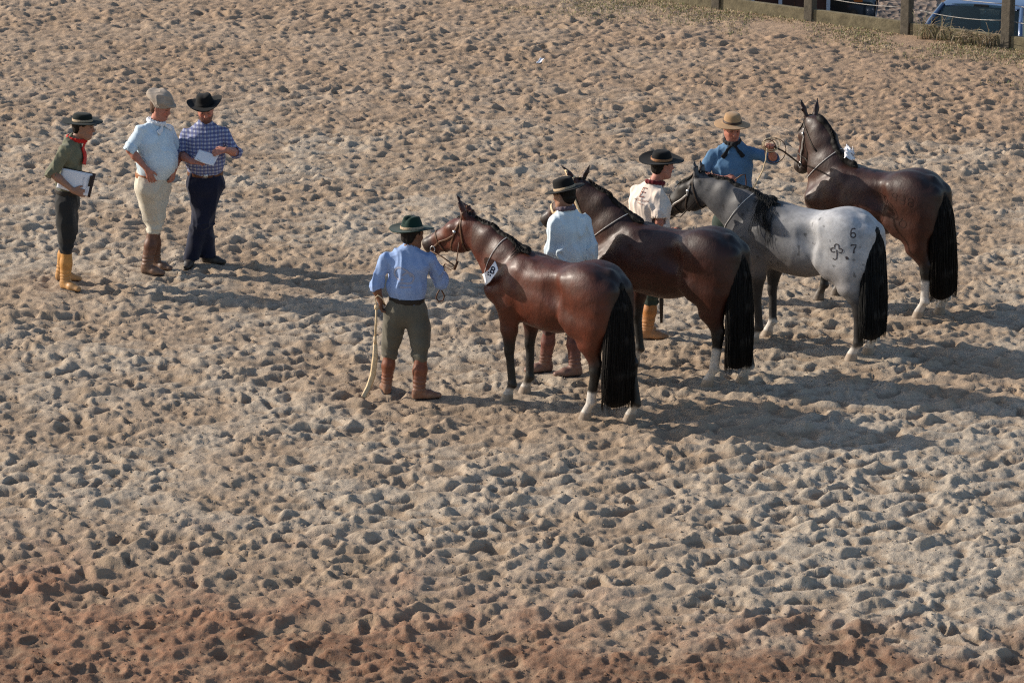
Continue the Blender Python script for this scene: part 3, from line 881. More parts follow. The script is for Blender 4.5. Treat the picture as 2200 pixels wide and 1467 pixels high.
def hat_mesh(C, f, l, u, crown_h=.10, crown_r=(.098, .082), brim=.085, curl=.012, pinch=0.0, top_r=.9, droop=0.0, dome=.01):
    rings = []
    prof = [(0.0, crown_h + dome, 0), (.45, crown_h + dome * .8, 0), (.80, crown_h + dome * .2, 0), (.93, crown_h - .006, 0), (1.0, crown_h - .022, 0), (1.0, crown_h * .5, .5), (1.0, .004, 1),
            (1.08, -.001, 1), ('b', .35), ('b', .7), ('b', .95), ('b', 1.0), ('c', .97), ('c', .6), ('c', .2), (1.0, -.010, 1), (.94, .03, 1)]
    n = 40; V = []; F = []
    for pr in prof:
        for k in range(n):
            a = 2 * pi * k / n; ca, sa = cos(a), sin(a)
            if pr[0] in ('b', 'c'):
                t = pr[1]; rx = crown_r[0] + brim * t; ry = crown_r[1] + brim * t
                z = curl * (sa * sa * 1.6 - .3) * t * t - droop * t + (-.006 if pr[0] == 'c' else .001)
            else:
                r, z, wv = pr; ts = lerp(top_r, 1.0, wv) if z > .004 else 1.0
                rx = crown_r[0] * r * ts; ry = crown_r[1] * r * ts
                if z > crown_h * .7 and pinch: z -= pinch * math.exp(-(sa * r / .35) ** 2) * (1 - .2 * ca)
            V.append(C + f * rx * ca + l * ry * sa + u * z)
    m = len(prof)
    for i in range(m - 1):
        for k in range(n):
            k2 = (k + 1) % n; F.append((i * n + k, (i + 1) * n + k, (i + 1) * n + k2, i * n + k2))
    return V, F

def make_hat(root, C, fr, mat, band, hname='hat', chin=False, band_h=.022, **kw):
    f, l, u = fr
    v, F = hat_mesh(C, f, l, u, **kw)
    h = make(hname, v, F, mat, root)
    cr = kw.get('crown_r', (.098, .082)); V = []; FF = []; n = 40
    for z, g in ((.003, .003), (.003 + band_h, .003), (.003 + band_h, -.002)):
        for k in range(n):
            a = 2 * pi * k / n; V.append(C + f * (cr[0] + g) * cos(a) + l * (cr[1] + g) * sin(a) + u * z)
    for i in range(2):
        for k in range(n):
            k2 = (k + 1) % n; FF.append((i * n + k, (i + 1) * n + k, (i + 1) * n + k2, i * n + k2))
    make('hat_band', V, FF, band, h)
    return h

SKIN_TONES = {'fair': (.50, .27, .19), 'tan': (.36, .19, .125), 'brown': (.20, .095, .055), 'ruddy': (.48, .20, .14)}

def make_person(label, c):
    O = np.array(c['origin'], float); yc = c['yaw']; yp = c.get('yaw_p', yc)
    root = thing('person', label, 'person', O)
    q = lambda p: np.asarray(p, float) - O
    pel = q(c['pelvis']); nb = q(c['neck']); W = c.get('bulk', 1.0)
    fc, lc = yawv(yc), yawv(yc + pi / 2); fp, lp = yawv(yp), yawv(yp + pi / 2)
    upc = nrm(nb - pel)
    waist = lerp(pel, nb, .28); chest = lerp(pel, nb, .70)
    belly = c.get('belly', 0.0)
    sh = [q(x) for x in c['sh']]; el = [q(x) for x in c['el']]; wr = [q(x) for x in c['wr']]
    ft = [q(x) for x in c['feet']]; fy = c['toes']
    hip = [pel + lp * .095 * k - V3(0, 0, .03) for k in (1, -1)]
    ank = [V3(p[0], p[1], .095) - yawv(a) * .03 for p, a in zip(ft, fy)]
    kn = [lerp(h, a, .50) + yawv(t) * c.get('knee', .025) for h, a, t in zip(hip, ank, fy)]
    hy, hp, hr = c['head']
    f = V3(cos(hp) * cos(hy), cos(hp) * sin(hy), -sin(hp)); l = V3(-sin(hy), cos(hy), 0)
    l = nrm(l * cos(hr) + np.cross(f, l) * sin(hr)); u = np.cross(f, l)
    hc = q(c['headc']) if 'headc' in c else nb + V3(0, 0, .15) + fc * .03
    sk = np.array(SKIN_TONES[c.get('skin', 'tan')])
    # ---- body, one continuous surface
    s = Solid(.0080)
    s.seg(pel, waist, (.115 * W, .075 * W), (.115 * W, .08 * W), side=lc, k=.05)
    s.seg(waist, chest, (.115 * W, .08 * W), (.135, .085), side=lc, k=.05)
    s.seg(chest, nb - upc * .05, (.135, .085), (.10, .055), side=lc, k=.05)
    s.seg(nb - upc * .05, hc + u * -.06 - f * .015, .056, .052, k=.04)
    P = add_head(s, hc, f, l, u)
    for i in (0, 1):
        s.seg(lerp(nb, sh[i], .35) - V3(0, 0, .05), sh[i], .042, .042, k=.03)
        s.seg(sh[i], el[i], .042, .037, k=.03)
        fm = lerp(el[i], wr[i], .3)
        s.seg(el[i], fm, .037, .040, k=.02); s.seg(fm, wr[i], (.040, .038), (.028, .022), side=c['hands'][i][1], k=.02)
        hd = c['hands'][i]
        hand(s, wr[i], hd[0], hd[1], hd[2], hd[3], c.get('hsc', 1.0))
        s.seg(pel + lp * .05 * (1 - 2 * i), hip[i] - lp * .02 * (1 - 2 * i), .055, .055, k=.03)
        s.seg(hip[i] - lp * .015 * (1 - 2 * i), kn[i], .058, .045, k=.03); s.seg(kn[i], ank[i], .05, .034, k=.03)
        s.seg(ank[i] - V3(0, 0, .03), ank[i] + yawv(fy[i]) * .13 - V3(0, 0, .06), .032, .024, k=.02)
    V, F = s.mesh()
    R = V - hc; x = R @ f; y = R @ l; z = R @ u
    inh = (np.abs(x) < .13) & (np.abs(y) < .1) & (z > -.13) & (z < .14)
    n1 = vnoise(V * 30, 2)
    col = sk[None, :] * (1 + .07 * n1)[:, None]
    red = inh * np.exp(-(((x - .075) / .03) ** 2 + ((np.abs(y) - .035) / .025) ** 2 + ((z + .03) / .03) ** 2))
    col = lerp(col, sk * V3(1.15, .75, .7), (red * .7)[:, None])
    lips = inh * (x > .075) * np.exp(-((z + .065) / .009) ** 2) * (np.abs(y) < .026)
    col = lerp(col, V3(.26, .09, .07), (lips * .8)[:, None])
    brow = inh * (x > .07) * np.exp(-((z - .026) / .006) ** 2) * (np.abs(np.abs(y) - .032) < .02)
    col = lerp(col, V3(.03, .02, .015), (brow * .85)[:, None])
    eye = inh * (x > .078) * (((np.abs(y) - .031) / .013) ** 2 + ((z - .003) / .006) ** 2 < 1)
    col = np.where(eye[:, None] > 0, V3(.05, .04, .035), col)
    if c.get('beard'):
        bd = inh * sstep(-.04, -.06, z) * sstep(-.01, .02, x) * (1 - np.exp(-((z + .065) / .01) ** 2) * (np.abs(y) < .025))
        bd = np.maximum(bd, inh * (x > .085) * np.exp(-((z + .048) / .007) ** 2) * (np.abs(y) < .03))
        col = lerp(col, V3(.045, .03, .022), (bd * c['beard'])[:, None])
    make('body', V, F, M_SKIN, root, np.clip(col, 0, 1))
    # ---- hair
    s = Solid(.007)
    A = (f, l, u)
    s.ell(hc - f * .020 + u * .030, (.096, .081, .082), axes=A)
    s.ell(hc - f * .052 - u * .035, (.048, .066, .05), axes=A, k=.03)
    s.cut(hc + f * .055 + u * .02, nrm(f * 1.0 - u * .45))
    s.ell(hc + f * .03 - u * .05, (.075, .095, .06), axes=A, neg=True, k=.01)
    v, ff = s.mesh(); nn = vnormals(v, ff); v = v + nn * (.003 * vnoise(v * 60, 4))[:, None]
    make('hair', v, ff, c.get('hairmat', M_HAIR), root)
    # ---- shirt
    s = Solid(.0088); sl = c.get('sleeve', (.35, .35)); fb = c.get('shirt_fat', 1.0)
    bf = fc * belly
    s.seg(pel + upc * .02, waist + bf * .6 + upc * .03, (.155 * W, .115 * W), (.170 * W * fb, .130 * W + belly * .5), side=lc, k=.06)
    s.seg(waist + bf * .6 + upc * .03, chest + bf * .2, (.170 * W * fb, .130 * W + belly * .5), (.182 * W, .130 * W), side=lc, k=.06)
    s.seg(chest + bf * .2, nb - upc * .055, (.182 * W, .130 * W), (.115, .085), side=lc, k=.06)
    if belly: s.ell(waist + fc * belly * 1.0 + upc * .06, (.15 * W, .15 * W, .15 * W), k=.08)
    for i in (0, 1):
        s.seg(lerp(nb, sh[i], .25) - V3(0, 0, .035), sh[i], .055, .056, k=.04)
        L1 = sl[i]
        s.seg(sh[i], lerp(sh[i], el[i], min(1, L1 if L1 < 1 else 1)), .056, .054 if L1 > .8 else .064, k=.014)
        if L1 > 1:
            e1 = lerp(el[i], wr[i], L1 - 1); s.seg(el[i], e1, .054, .051, k=.014)
            ax = nrm(wr[i] - el[i]); s.seg(e1 - ax * .045, e1 + ax * .012, .063, .061, k=.008, flat=True)
            s.seg(e1 + ax * .0, e1 + ax * .03, .048, .048, k=.004, flat=True, neg=True)
        else:
            e1 = lerp(sh[i], el[i], L1); ax = nrm(el[i] - sh[i])
            s.seg(e1 - ax * .05, e1 + ax * .03, .068, .070, k=.008, flat=True)
            s.seg(e1 + ax * .005, e1 + ax * .09, .060, .064, k=.004, flat=True, neg=True)
    # collar
    cb = nb - upc * .02; ct = cb + nrm(hc - u * .07 - cb) * .062
    s.seg(cb - upc * .03, ct, (.076, .076), (.066, .066), side=lc, k=.02, flat=True)
    s.seg(ct - upc * .022, ct + upc * .03, .058, .060, k=.004, flat=True, neg=True)
    s.ell(ct + fc * .075, (.03, .035, .04), k=.01, neg=True)
    v, ff = s.mesh(); nn = vnormals(v, ff)
    v = v + nn * (fold(v, c.get('fold', .0055) * 1.25, seed=c['seed']) * (.25 + .75 * sstep(.06, .16, (v - pel) @ upc)))[:, None]
    v = relax(v, ff, 2)
    shirt = make('shirt', v, ff, c['shirt'], root)
    sb = BVHTree.FromPolygons([tuple(t) for t in v.tolist()], ff.tolist())
    # ---- belt
    if c.get('belt'):
        bz = pel + upc * c.get('belt_up', .055); s = Solid(.008)
        s.seg(bz - upc * .024, bz + upc * .024, (.168 * W, .128 * W + belly * .25), (.170 * W, .130 * W + belly * .25), side=lc, k=.004, flat=True)
        v, ff = s.mesh(); b = make('belt', v, ff, c['belt'], root)
        if c.get('buckle'):
            mbb = MB(); pc = bz + fc * (.130 * W + belly * .25)
            mbb.tube([pc - fc * .004, pc + fc * .008], .026, n=12); mbb.build('buckle', M_METAL, b)
    # ---- trousers
    s = Solid(.0098); tk = c.get('trouser', 'bombacha'); tw = c.get('tw', 1.0)
    top = pel + upc * .05
    s.seg(top, pel - V3(0, 0, .06), (.160 * W, .122 * W + belly * .2), (.172 * W, .135 * W), side=lp, k=.04)
    gat = []
    for i in (0, 1):
        if tk == 'bombacha':
            g = lerp(kn[i], ank[i], .22); lowt = lerp(hip[i], kn[i], .86)
            s.seg(hip[i] - V3(0, 0, .02), lerp(hip[i], kn[i], .5), (.104 * W * tw, .112 * W * tw), (.100 * tw, .106 * tw), side=lp, k=.05)
            s.seg(lerp(hip[i], kn[i], .5), lowt, (.100 * tw, .106 * tw), (.090 * tw, .094 * tw), side=lp, k=.02)
            s.seg(lowt, g, (.088 * tw, .092 * tw), (.064, .066), side=lp, k=.015)
            gat.append(g)
        else:
            s.seg(hip[i] - V3(0, 0, .02), kn[i], (.096 * W, .110 * W), (.098, .100), side=lp, k=.03)
            s.seg(kn[i], ank[i] + V3(0, 0, -.03), (.090, .094), (.080, .086), side=lp, k=.03, flat=False)
            s.cut(ank[i] - V3(0, 0, .035), V3(0, 0, -1)) if i == 1 else None
    v, ff = s.mesh(); nn = vnormals(v, ff)
    nearknee = np.zeros(len(v))
    for i in (0, 1):
        nearknee = np.maximum(nearknee, np.exp(-((v[:, 2] - kn[i][2] + .06) / .07) ** 2))
    v = v + nn * (fold(v, .0065, 9, 2.4, c['seed'] + 40) + nearknee * fold(v, .011, 5, 16., c['seed'] + 60) + .004 * np.abs(vnoise(v * V3(22, 22, 2), 3)) * sstep(.65, .85, v[:, 2]))[:, None]
    v = relax(v, ff, 2)
    make('trousers', v, ff, c['trousers'], root)
    # ---- footwear
    for i in (0, 1):
        s = Solid(.009); tf_ = yawv(fy[i]); tl = yawv(fy[i] + pi / 2); A = ank[i]
        if tk == 'bombacha':
            g = lerp(kn[i], ank[i], c.get('boot_top', .12))
            s.seg(g, lerp(g, A, .5), (.050, .053), (.054, .060), side=tl, k=.02, flat=False)
            s.seg(lerp(g, A, .5), A + V3(0, 0, -.0), (.056, .062), (.046, .054), side=tl, k=.03)
        else:
            s.seg(A + V3(0, 0, .02), A - V3(0, 0, .02), (.042, .048), (.042, .05), side=tl, k=.02)
        hl = V3(ft[i][0], ft[i][1], .045) - tf_ * .062
        s.seg(hl, hl + tf_ * .12 + V3(0, 0, -.003), (.037, .05), (.044, .040), side=tl, k=.03)
        s.seg(hl + tf_ * .12 + V3(0, 0, -.008), hl + tf_ * .205 + V3(0, 0, -.018), (.045, .034), (.034, .024), side=tl, k=.03)
        s.cut(V3(0, 0, .0), V3(0, 0, -1), k=.006)
        v, ff = s.mesh(); nn = vnormals(v, ff)
        sl_ = np.exp(-((v[:, 2] - .14) / .05) ** 2)
        v = v + nn * (sl_ * .0045 * np.sin(v[:, 2] * 2 * pi / .035 + 3 * vnoise(v * 12, 5)) + .0025 * vnoise(v * 22, i + 3))[:, None]
        bt = make('boot' if tk == 'bombacha' else 'shoe', v, ff, c['boots'], root)
        so = Solid(.007)
        so.seg(hl + V3(0, 0, -.045), hl + tf_ * .19 + V3(0, 0, -.045), (.046, .022), (.040, .018), side=tl)
        so.cut(V3(0, 0, -.012), V3(0, 0, -1)); so.cut(V3(0, 0, .010), V3(0, 0, 1))
        make('sole', *so.mesh(), M_DSTRAP, bt)
    return dict(root=root, hc=hc, fr=(f, l, u), P=P, sb=sb, fc=fc, lc=lc, nb=nb, pel=pel, upc=upc, O=O, wr=wr, el=el, chest=chest, c=c, ct=ct)

def kerchief(p, mat, drop=.16, two=False, toward=None, w=.02):
    """cloth knotted round the neck, with hanging ends"""
    fc, lc, nb, upc = p['fc'], p['lc'], p['nb'], p['upc']
    s = Solid(.006); base = lerp(nb, p['ct'], .75)
    pts = [base + fc * .082 * cos(a) + lc * .075 * sin(a) - V3(0, 0, .012 + .018 * cos(a)) for a in np.linspace(0, 2 * pi, 15)]
    for a, b in zip(pts[:-1], pts[1:]): s.seg(a, b, (.014, .020), (.014, .020), side=nrm((a + b) / 2 - base), k=.01)
    kn_ = base + (fc * .095 if toward is None else toward * .10) - V3(0, 0, .03)
    s.ell(kn_, (.02, .02, .02), k=.015)
    for q in ((1, -1) if two else (0,)):
        pr = kn_; n = 4
        for j in range(1, n + 1):
            nx = kn_ + lc * q * .030 * j + V3(0, 0, -drop * j / n) + fc * .012 * (j if j < 3 else 2.5)
            loc, no, _, _ = p['sb'].find_nearest(Vector(nx)); 
            if no is not None: nx = np.array(loc) + np.array(no) * .014
            s.seg(pr, nx, (w * (.6 + .25 * (j - 1)), .008), (w * (.6 + .25 * j), .007), side=lc, k=.008); pr = nx
    v, ff = s.mesh(); nn = vnormals(v, ff); v = v + nn * fold(v, .002, 20, 6, 5)[:, None]
    return make('neckerchief', v, ff, mat, p['root'])

# ================================================================ BUILD
# colours of cloth and leather
C_LBLUE = cloth('sky_blue_cotton', (.62, .72, .79))
C_LBLUE2 = cloth('pale_blue_cotton', (.57, .69, .78))
C_MBLUE = cloth('cornflower_blue_cotton', (.26, .37, .62))
C_DENIM = cloth('denim_blue_cotton', (.085, .18, .31), var=.2)
C_PINK = cloth('pinkish_cream_cotton', (.76, .65, .56))
C_OLIVE = cloth('olive_cotton', (.15, .15, .10))
C_KHAKI = cloth('khaki_cotton', (.58, .535, .44))
C_DKHAKI = cloth('dark_olive_khaki', (.115, .105, .08))
C_BLACK = cloth('charcoal_cotton', (.022, .022, .022))
C_NAVY = cloth('navy_cotton', (.010, .013, .032))
C_WINE = cloth('wine_brown_cotton', (.06, .022, .018))
C_GREEN = cloth('dark_green_cotton', (.03, .045, .035))
C_RED = cloth('red_scarf_cloth', (.50, .02, .015))
C_DRED = cloth('dark_red_scarf_cloth', (.13, .012, .016))
C_BLK = cloth('black_scarf_cloth', (.012, .012, .014))
C_WHITE = cloth('white_scarf_cloth', (.75, .77, .80))
F_BLACK = cloth('black_felt', (.007, .007, .007), sheen=.08); F_GREEN = cloth('dark_green_felt', (.006, .028, .019)); F_STRAW = cloth('tan_straw_felt', (.37, .23, .12))
F_GREY = cloth('greenish_black_felt', (.009, .014, .012), sheen=.1); F_TWEED = cloth('brown_tweed', (.34, .28, .225), var=.3)
B_TAN = simple('red_brown_leather', (.18, .060, .030), rough=.5, var=.3, scale=18, dust=.45)
B_AMBER = simple('amber_leather', (.50, .245, .07), rough=.5, var=.2, scale=18, dust=.45)
B_ORANGE = simple('orange_tan_leather', (.38, .16, .05), rough=.5, var=.25, scale=18, dust=.45)
B_BROWN = simple('dark_brown_leather', (.135, .062, .040), rough=.5, var=.3, scale=18, dust=.45)
B_MAROON = simple('maroon_leather', (.15, .056, .044), rough=.5, var=.3, scale=18, dust=.45)
B_BLACK = simple('black_shoe_leather', (.012, .012, .014), rough=.45, var=.2, scale=18, dust=.2)
L_BELT = simple('brown_belt_leather', (.13, .05, .022), rough=.55, var=.3, scale=40)
L_BELT2 = simple('tan_belt_leather', (.32, .13, .055), rough=.55, var=.3, scale=40)
L_DBELT = simple('black_belt_leather', (.02, .016, .013), rough=.55, var=.3, scale=40)
BAND_T = simple('tan_hat_band', (.40, .29, .18), rough=.7, var=.4, scale=90)
BAND_D = simple('dark_hat_band', (.05, .025, .015), rough=.6, var=.3, scale=90)
BAND_O = simple('orange_brown_hat_band', (.30, .13, .05), rough=.6, var=.3, scale=90)

def plaid_material(ang, right):
    m, t, b = principled('blue_white_plaid_cotton')
    tc = node(t, 'ShaderNodeTexCoord').outputs['Object']
    mp = node(t, 'ShaderNodeMapping'); mp.vector_type = 'TEXTURE'; mp.inputs['Rotation'].default_value = (0, 0, ang); t.links.new(tc, mp.inputs[0])
    wn = noise(t, tc, 12, 3); sp = node(t, 'ShaderNodeSeparateXYZ'); t.links.new(mp.outputs[0], sp.inputs[0])
    def stripe(ax, period, width, ph=0.0):
        a = node(t, 'ShaderNodeMath', operation='MULTIPLY_ADD'); t.links.new(sp.outputs[ax], a.inputs[0]); a.inputs[1].default_value = 1 / period
        sc = node(t, 'ShaderNodeMath', operation='MULTIPLY_ADD'); t.links.new(wn, sc.inputs[0]); sc.inputs[1].default_value = .35; sc.inputs[2].default_value = ph + 40
        t.links.new(sc.outputs[0], a.inputs[2])
        fr = node(t, 'ShaderNodeMath', operation='FRACT'); t.links.new(a.outputs[0], fr.inputs[0])
        lt = node(t, 'ShaderNodeMath', operation='LESS_THAN'); t.links.new(fr.outputs[0], lt.inputs[0]); lt.inputs[1].default_value = width
        return lt.outputs[0]
    white = (.66, .68, .76); blue = (.05, .065, .20); navy = (.02, .028, .11)
    c1 = mixc(t, stripe(0, .036, .60), white, (.20, .23, .40)); 
    m2 = node(t, 'ShaderNodeMath', operation='MULTIPLY'); t.links.new(stripe(2, .036, .55), m2.inputs[0]); m2.inputs[1].default_value = .72
    c2 = mixc(t, m2.outputs[0], c1, blue)
    m3 = node(t, 'ShaderNodeMath', operation='MULTIPLY'); t.links.new(stripe(0, .036, .16, .3), m3.inputs[0]); m3.inputs[1].default_value = .8
    c3 = mixc(t, m3.outputs[0], c2, navy)
    t.links.new(c3, b.inputs['Base Color']); b.inputs['Roughness'].default_value = .85
    bump(t, b, noise(t, tc, 45, 4), .3, .005)
    return m

# who stands where: foot points on the ground
def G(u, v): return gnd(u, v, 0.0)
def person_cfg(**k): return k
D90 = pi / 2
def deg(a): return radians(a)

HORSES = [
    ('dark bay horse with a white number card at its chest, nearest to the camera', (.371, 28.83), 43,
     dict(seed=1, poll=(1.02, .01, 1.535), hyaw=deg(5), hpitch=deg(27), eartips=((-.01, .06, .195), (.075, .05, .15)), body=(.104, .020, .006), dark=(.022, .010, .007), ears=-.01, earf=.02, girth=.93,
          fore=[(.41, .15, .13), (.46, -.13, .10)], hind=[(-.45, .10, .26), (-.76, -.12, .14)], tail_end=.15, tuft=.13, tuft_t=.30, tail_w=1.05, forelock=.6), 0.0, M_STRAP),
    ('stout dark bay horse with a rawhide halter, second from the camera', (1.37, 29.82), 33,
     dict(seed=2, lift=.04, poll=(.93, .0, 1.665), hyaw=deg(-6), hpitch=deg(40), eartips=((.02, .09, .185), (-.125, .10, .06)), body=(.060, .013, .005), dark=(.014, .008, .007), ears=.09, earf=-.03, girth=1.03,
          fore=[(.42, .15, .12), (.40, -.13, .12)], hind=[(-.50, .12, .36), (-.70, -.15, .16)], tail_end=.19, tuft=.05, tail_w=1.1), 0.0, M_STRAPL),
    ('grey roan horse with black brands on its hip', (2.65, 30.74), 36,
     dict(seed=3, poll=(1.15, .01, 1.475), hyaw=deg(-2), hpitch=deg(36), eartips=((-.06, .05, .115), (-.05, .05, .10)), body=(.3, .3, .3), dark=(.1, .1, .1), grey=True, ears=.0, earf=.02, girth=.97,
          fore=[(.42, .15, .12), (.44, -.12, .17)], hind=[(-.60, .12, .13), (-.62, -.14, .20)], tail_end=.21, tuft=.30, tuft_t=.24, tuft_w=.10, tail_w=1.1, forelock=1.6), 0.0, M_DSTRAP),
    ('dark brown horse with raised head and crumpled white tag at its withers', (3.43, 32.22), 37,
     dict(seed=4, lift=.025, poll=(.82, -.13, 1.72), hyaw=deg(-26), hpitch=deg(64), eartips=((-.13, .09, .11), (-.13, .10, .10)), body=(.062, .016, .007), dark=(.018, .010, .009), ears=.08, earf=-.02, girth=1.01,
          fore=[(.50, .13, -1), (.46, -.12, -1)], hind=[(-.60, .13, .38), (-.68, -.13, .34)], tail_end=.17, tuft=.07, tuft_t=.2, tail_w=1.15, tail_sway=-.05, forelock=1.2), 0.0, M_STRAPS),
]
for _, (hx_, hy_), th_, c_, _z, _m in HORSES:
    a_ = pi - radians(th_)
    for (lx, ly, lz) in c_['fore'] + c_['hind']:
        FEET.append((hx_ + lx * cos(a_) - ly * sin(a_), hy_ + lx * sin(a_) + ly * cos(a_), .10))

def mk(Y, **k): return k
PEOPLE = {}
def O_of(a, b): return (G(*a) + G(*b)) / 2

# handler with the dark green hat, seen from behind
Y = 29.22; o = O_of((828, 838), (912, 855))
PEOPLE['green'] = ('man in blue shirt and dark green hat holding a pale whip', dict(
    origin=o, seed=3, yaw=deg(82), yaw_p=deg(88), pelvis=at(873, 657, Y), neck=at(879, 533, Y), bulk=.93, skin='brown',
    sh=[at(832, 557, Y), at(925, 557, Y)], el=[at(806, 612, Y - .03), at(948, 606, Y + .07)], wr=[at(817, 645, Y - .03), at(949, 581, Y + .30)],
    hands=[(V3(.10, .12, -1), V3(-1, .1, 0), V3(0, 1, .1), .9), (V3(-.15, .9, .25), V3(.5, -.1, .8), V3(-.6, 0, .5), 1.25)],
    feet=[G(830, 842), G(908, 857)], toes=[deg(100), deg(12)], head=(deg(42), deg(8), deg(-2)), headc=at(886, 504, Y + .02),
    shirt=C_MBLUE, trousers=C_DKHAKI, boots=B_TAN, belt=L_DBELT, sleeve=(1.22, 1.35), fold=.009, belt_up=.06, tw=.95, boot_top=.08))
# handler with light blue shirt between the first and the second horse
Y = 29.86; o = O_of((1168, 800), (1228, 806))
PEOPLE['mid'] = ('man in pale blue shirt and maroon boots standing behind the nearest horse', dict(
    origin=o, seed=8, yaw=deg(112), yaw_p=deg(140), pelvis=at(1222, 585, Y), neck=at(1218, 452, Y), bulk=.90, skin='tan',
    sh=[at(1194, 478, Y - .06), at(1258, 475, Y + .06)], el=[at(1185, 540, Y - .04), at(1272, 542, Y + .02)], wr=[at(1178, 578, Y + .12), at(1252, 600, Y + .12)],
    hands=[(V3(-.5, .8, -.3), V3(-.5, -.2, .8), V3(0, .3, .8), 1.1), (V3(-.5, .5, -.6), V3(1, .2, .2), V3(0, .6, .6), 1.0)],
    feet=[G(1165, 799), G(1228, 808)], toes=[deg(192), deg(190)], head=(deg(145), deg(10), deg(4)), headc=at(1212, 419, Y),
    shirt=C_LBLUE, trousers=C_WINE, boots=B_MAROON, belt=L_BELT, sleeve=(1.2, 1.2), fold=.008, boot_top=.06))
Y = 31.13; o = O_of((1378, 716), (1392, 730))
PEOPLE['pink'] = ('man in cream short-sleeved shirt and wide black hat beside the grey horse', dict(
    origin=o, seed=13, yaw=deg(52), yaw_p=deg(30), pelvis=at(1388, 535, Y), neck=at(1401, 394, Y), bulk=1.08, skin='ruddy',
    sh=[at(1366, 410, Y + .12), at(1414, 420, Y - .12)], el=[at(1424, 470, Y + .22), at(1416, 478, Y - .16)], wr=[at(1440, 500, Y + .30), at(1421, 532, Y - .10)],
    hands=[(V3(.9, .3, .3), V3(0, -.4, .9), V3(0, .9, .3), 1.2), (V3(.3, .1, -1), V3(.3, -1, 0), V3(1, .2, 0), 1.2)],
    feet=[G(1372, 712), G(1398, 728)], toes=[deg(10), deg(-8)], head=(deg(22), deg(3), deg(0)), headc=at(1423, 355, Y),
    shirt=C_PINK, trousers=C_GREEN, boots=B_ORANGE, belt=L_BELT, sleeve=(.92, .72), fold=.0055, shirt_fat=1.12, boot_top=.0))
Y = 32.5; o = V3(2.11, 32.5, 0)
PEOPLE['straw'] = ('man in denim blue shirt and tan straw hat holding a coiled rope', dict(
    origin=o, seed=17, yaw=deg(-88), yaw_p=deg(-90), pelvis=at(1574, 470, Y), neck=at(1574, 306, Y), bulk=1.02, skin='ruddy',
    sh=[at(1613, 329, Y), at(1531, 335, Y)], el=[at(1662, 342, Y - .05), at(1507, 378, Y - .03)], wr=[at(1656, 322, Y - .25), at(1557, 385, Y - .27)],
    hands=[(V3(-.1, -.6, .8), V3(.2, .8, .5), V3(-1, 0, .4), 1.2), (V3(.95, -.3, .05), V3(0, -.7, .7), V3(.2, .3, 1), 1.2)],
    feet=[G(1558, 640), G(1592, 640)], toes=[deg(-75), deg(-105)], head=(deg(-76), deg(16), deg(0)), headc=at(1573, 275, Y - .03),
    shirt=C_DENIM, trousers=C_GREEN, boots=B_BROWN, belt=L_BELT, sleeve=(1.15, 1.12), fold=.0055))
Y = 32.9; o = O_of((138, 604), (150, 622))
PEOPLE['boy'] = ('young man in olive shirt and red scarf leaning forward over a clipboard', dict(
    origin=o, seed=21, yaw=deg(-8), yaw_p=deg(-5), pelvis=at(143, 425, Y), neck=at(155, 297, Y), bulk=.86, skin='tan',
    sh=[at(160, 318, Y + .17), at(141, 322, Y - .16)], el=[at(140, 376, Y + .22), at(112, 372, Y - .20)], wr=[at(172, 398, Y + .12), at(158, 410, Y - .22)],
    hands=[(V3(.9, -.3, 0), V3(0, .9, .4), V3(0, 0, 1), .6), (V3(.93, -.0, -.25), V3(.1, -1, 0), V3(0, .1, 1), .45)],
    feet=[G(140, 603), G(146, 622)], toes=[deg(-4), deg(-38)], head=(deg(-6), deg(6), deg(0)), headc=at(179, 272, Y),
    shirt=C_OLIVE, trousers=C_BLACK, boots=B_AMBER, belt=L_DBELT, belt_up=.07, sleeve=(1.0, 1.02), fold=.006, boot_top=.10, tw=.93))
Y = 33.5; o = O_of((318, 588), (338, 578))
PEOPLE['beret'] = ('stout man in light blue shirt and brown flat cap with hands on his hips', dict(
    origin=o, seed=25, yaw=deg(-28), yaw_p=deg(-25), pelvis=at(328, 387, Y), neck=at(331, 264, Y), bulk=1.14, belly=.06, skin='ruddy',
    sh=[at(361, 281, Y + .12), at(303, 281, Y - .12)], el=[at(384, 332, Y + .20), at(279, 322, Y - .20)], wr=[at(374, 366, Y - .02), at(317, 366, Y - .26)],
    hands=[(V3(-.2, -.3, -1), V3(.9, -.3, .3), V3(0, -1, 0), .5), (V3(.35, -.10, -.9), V3(-.2, -1, .1), V3(.9, -.1, .3), .35)],
    feet=[G(322, 589), G(340, 578)], toes=[deg(-22), deg(-30)], head=(deg(-24), deg(14), deg(0)), headc=at(345, 231, Y),
    hairmat=simple('brown_hair', (.09, .05, .03)), shirt=C_LBLUE2, trousers=C_KHAKI, boots=B_BROWN, belt=L_BELT2, sleeve=(1.0, 1.0), fold=.005, boot_top=.06, tw=1.02))
Y = 33.72; o = O_of((408, 574), (444, 567))
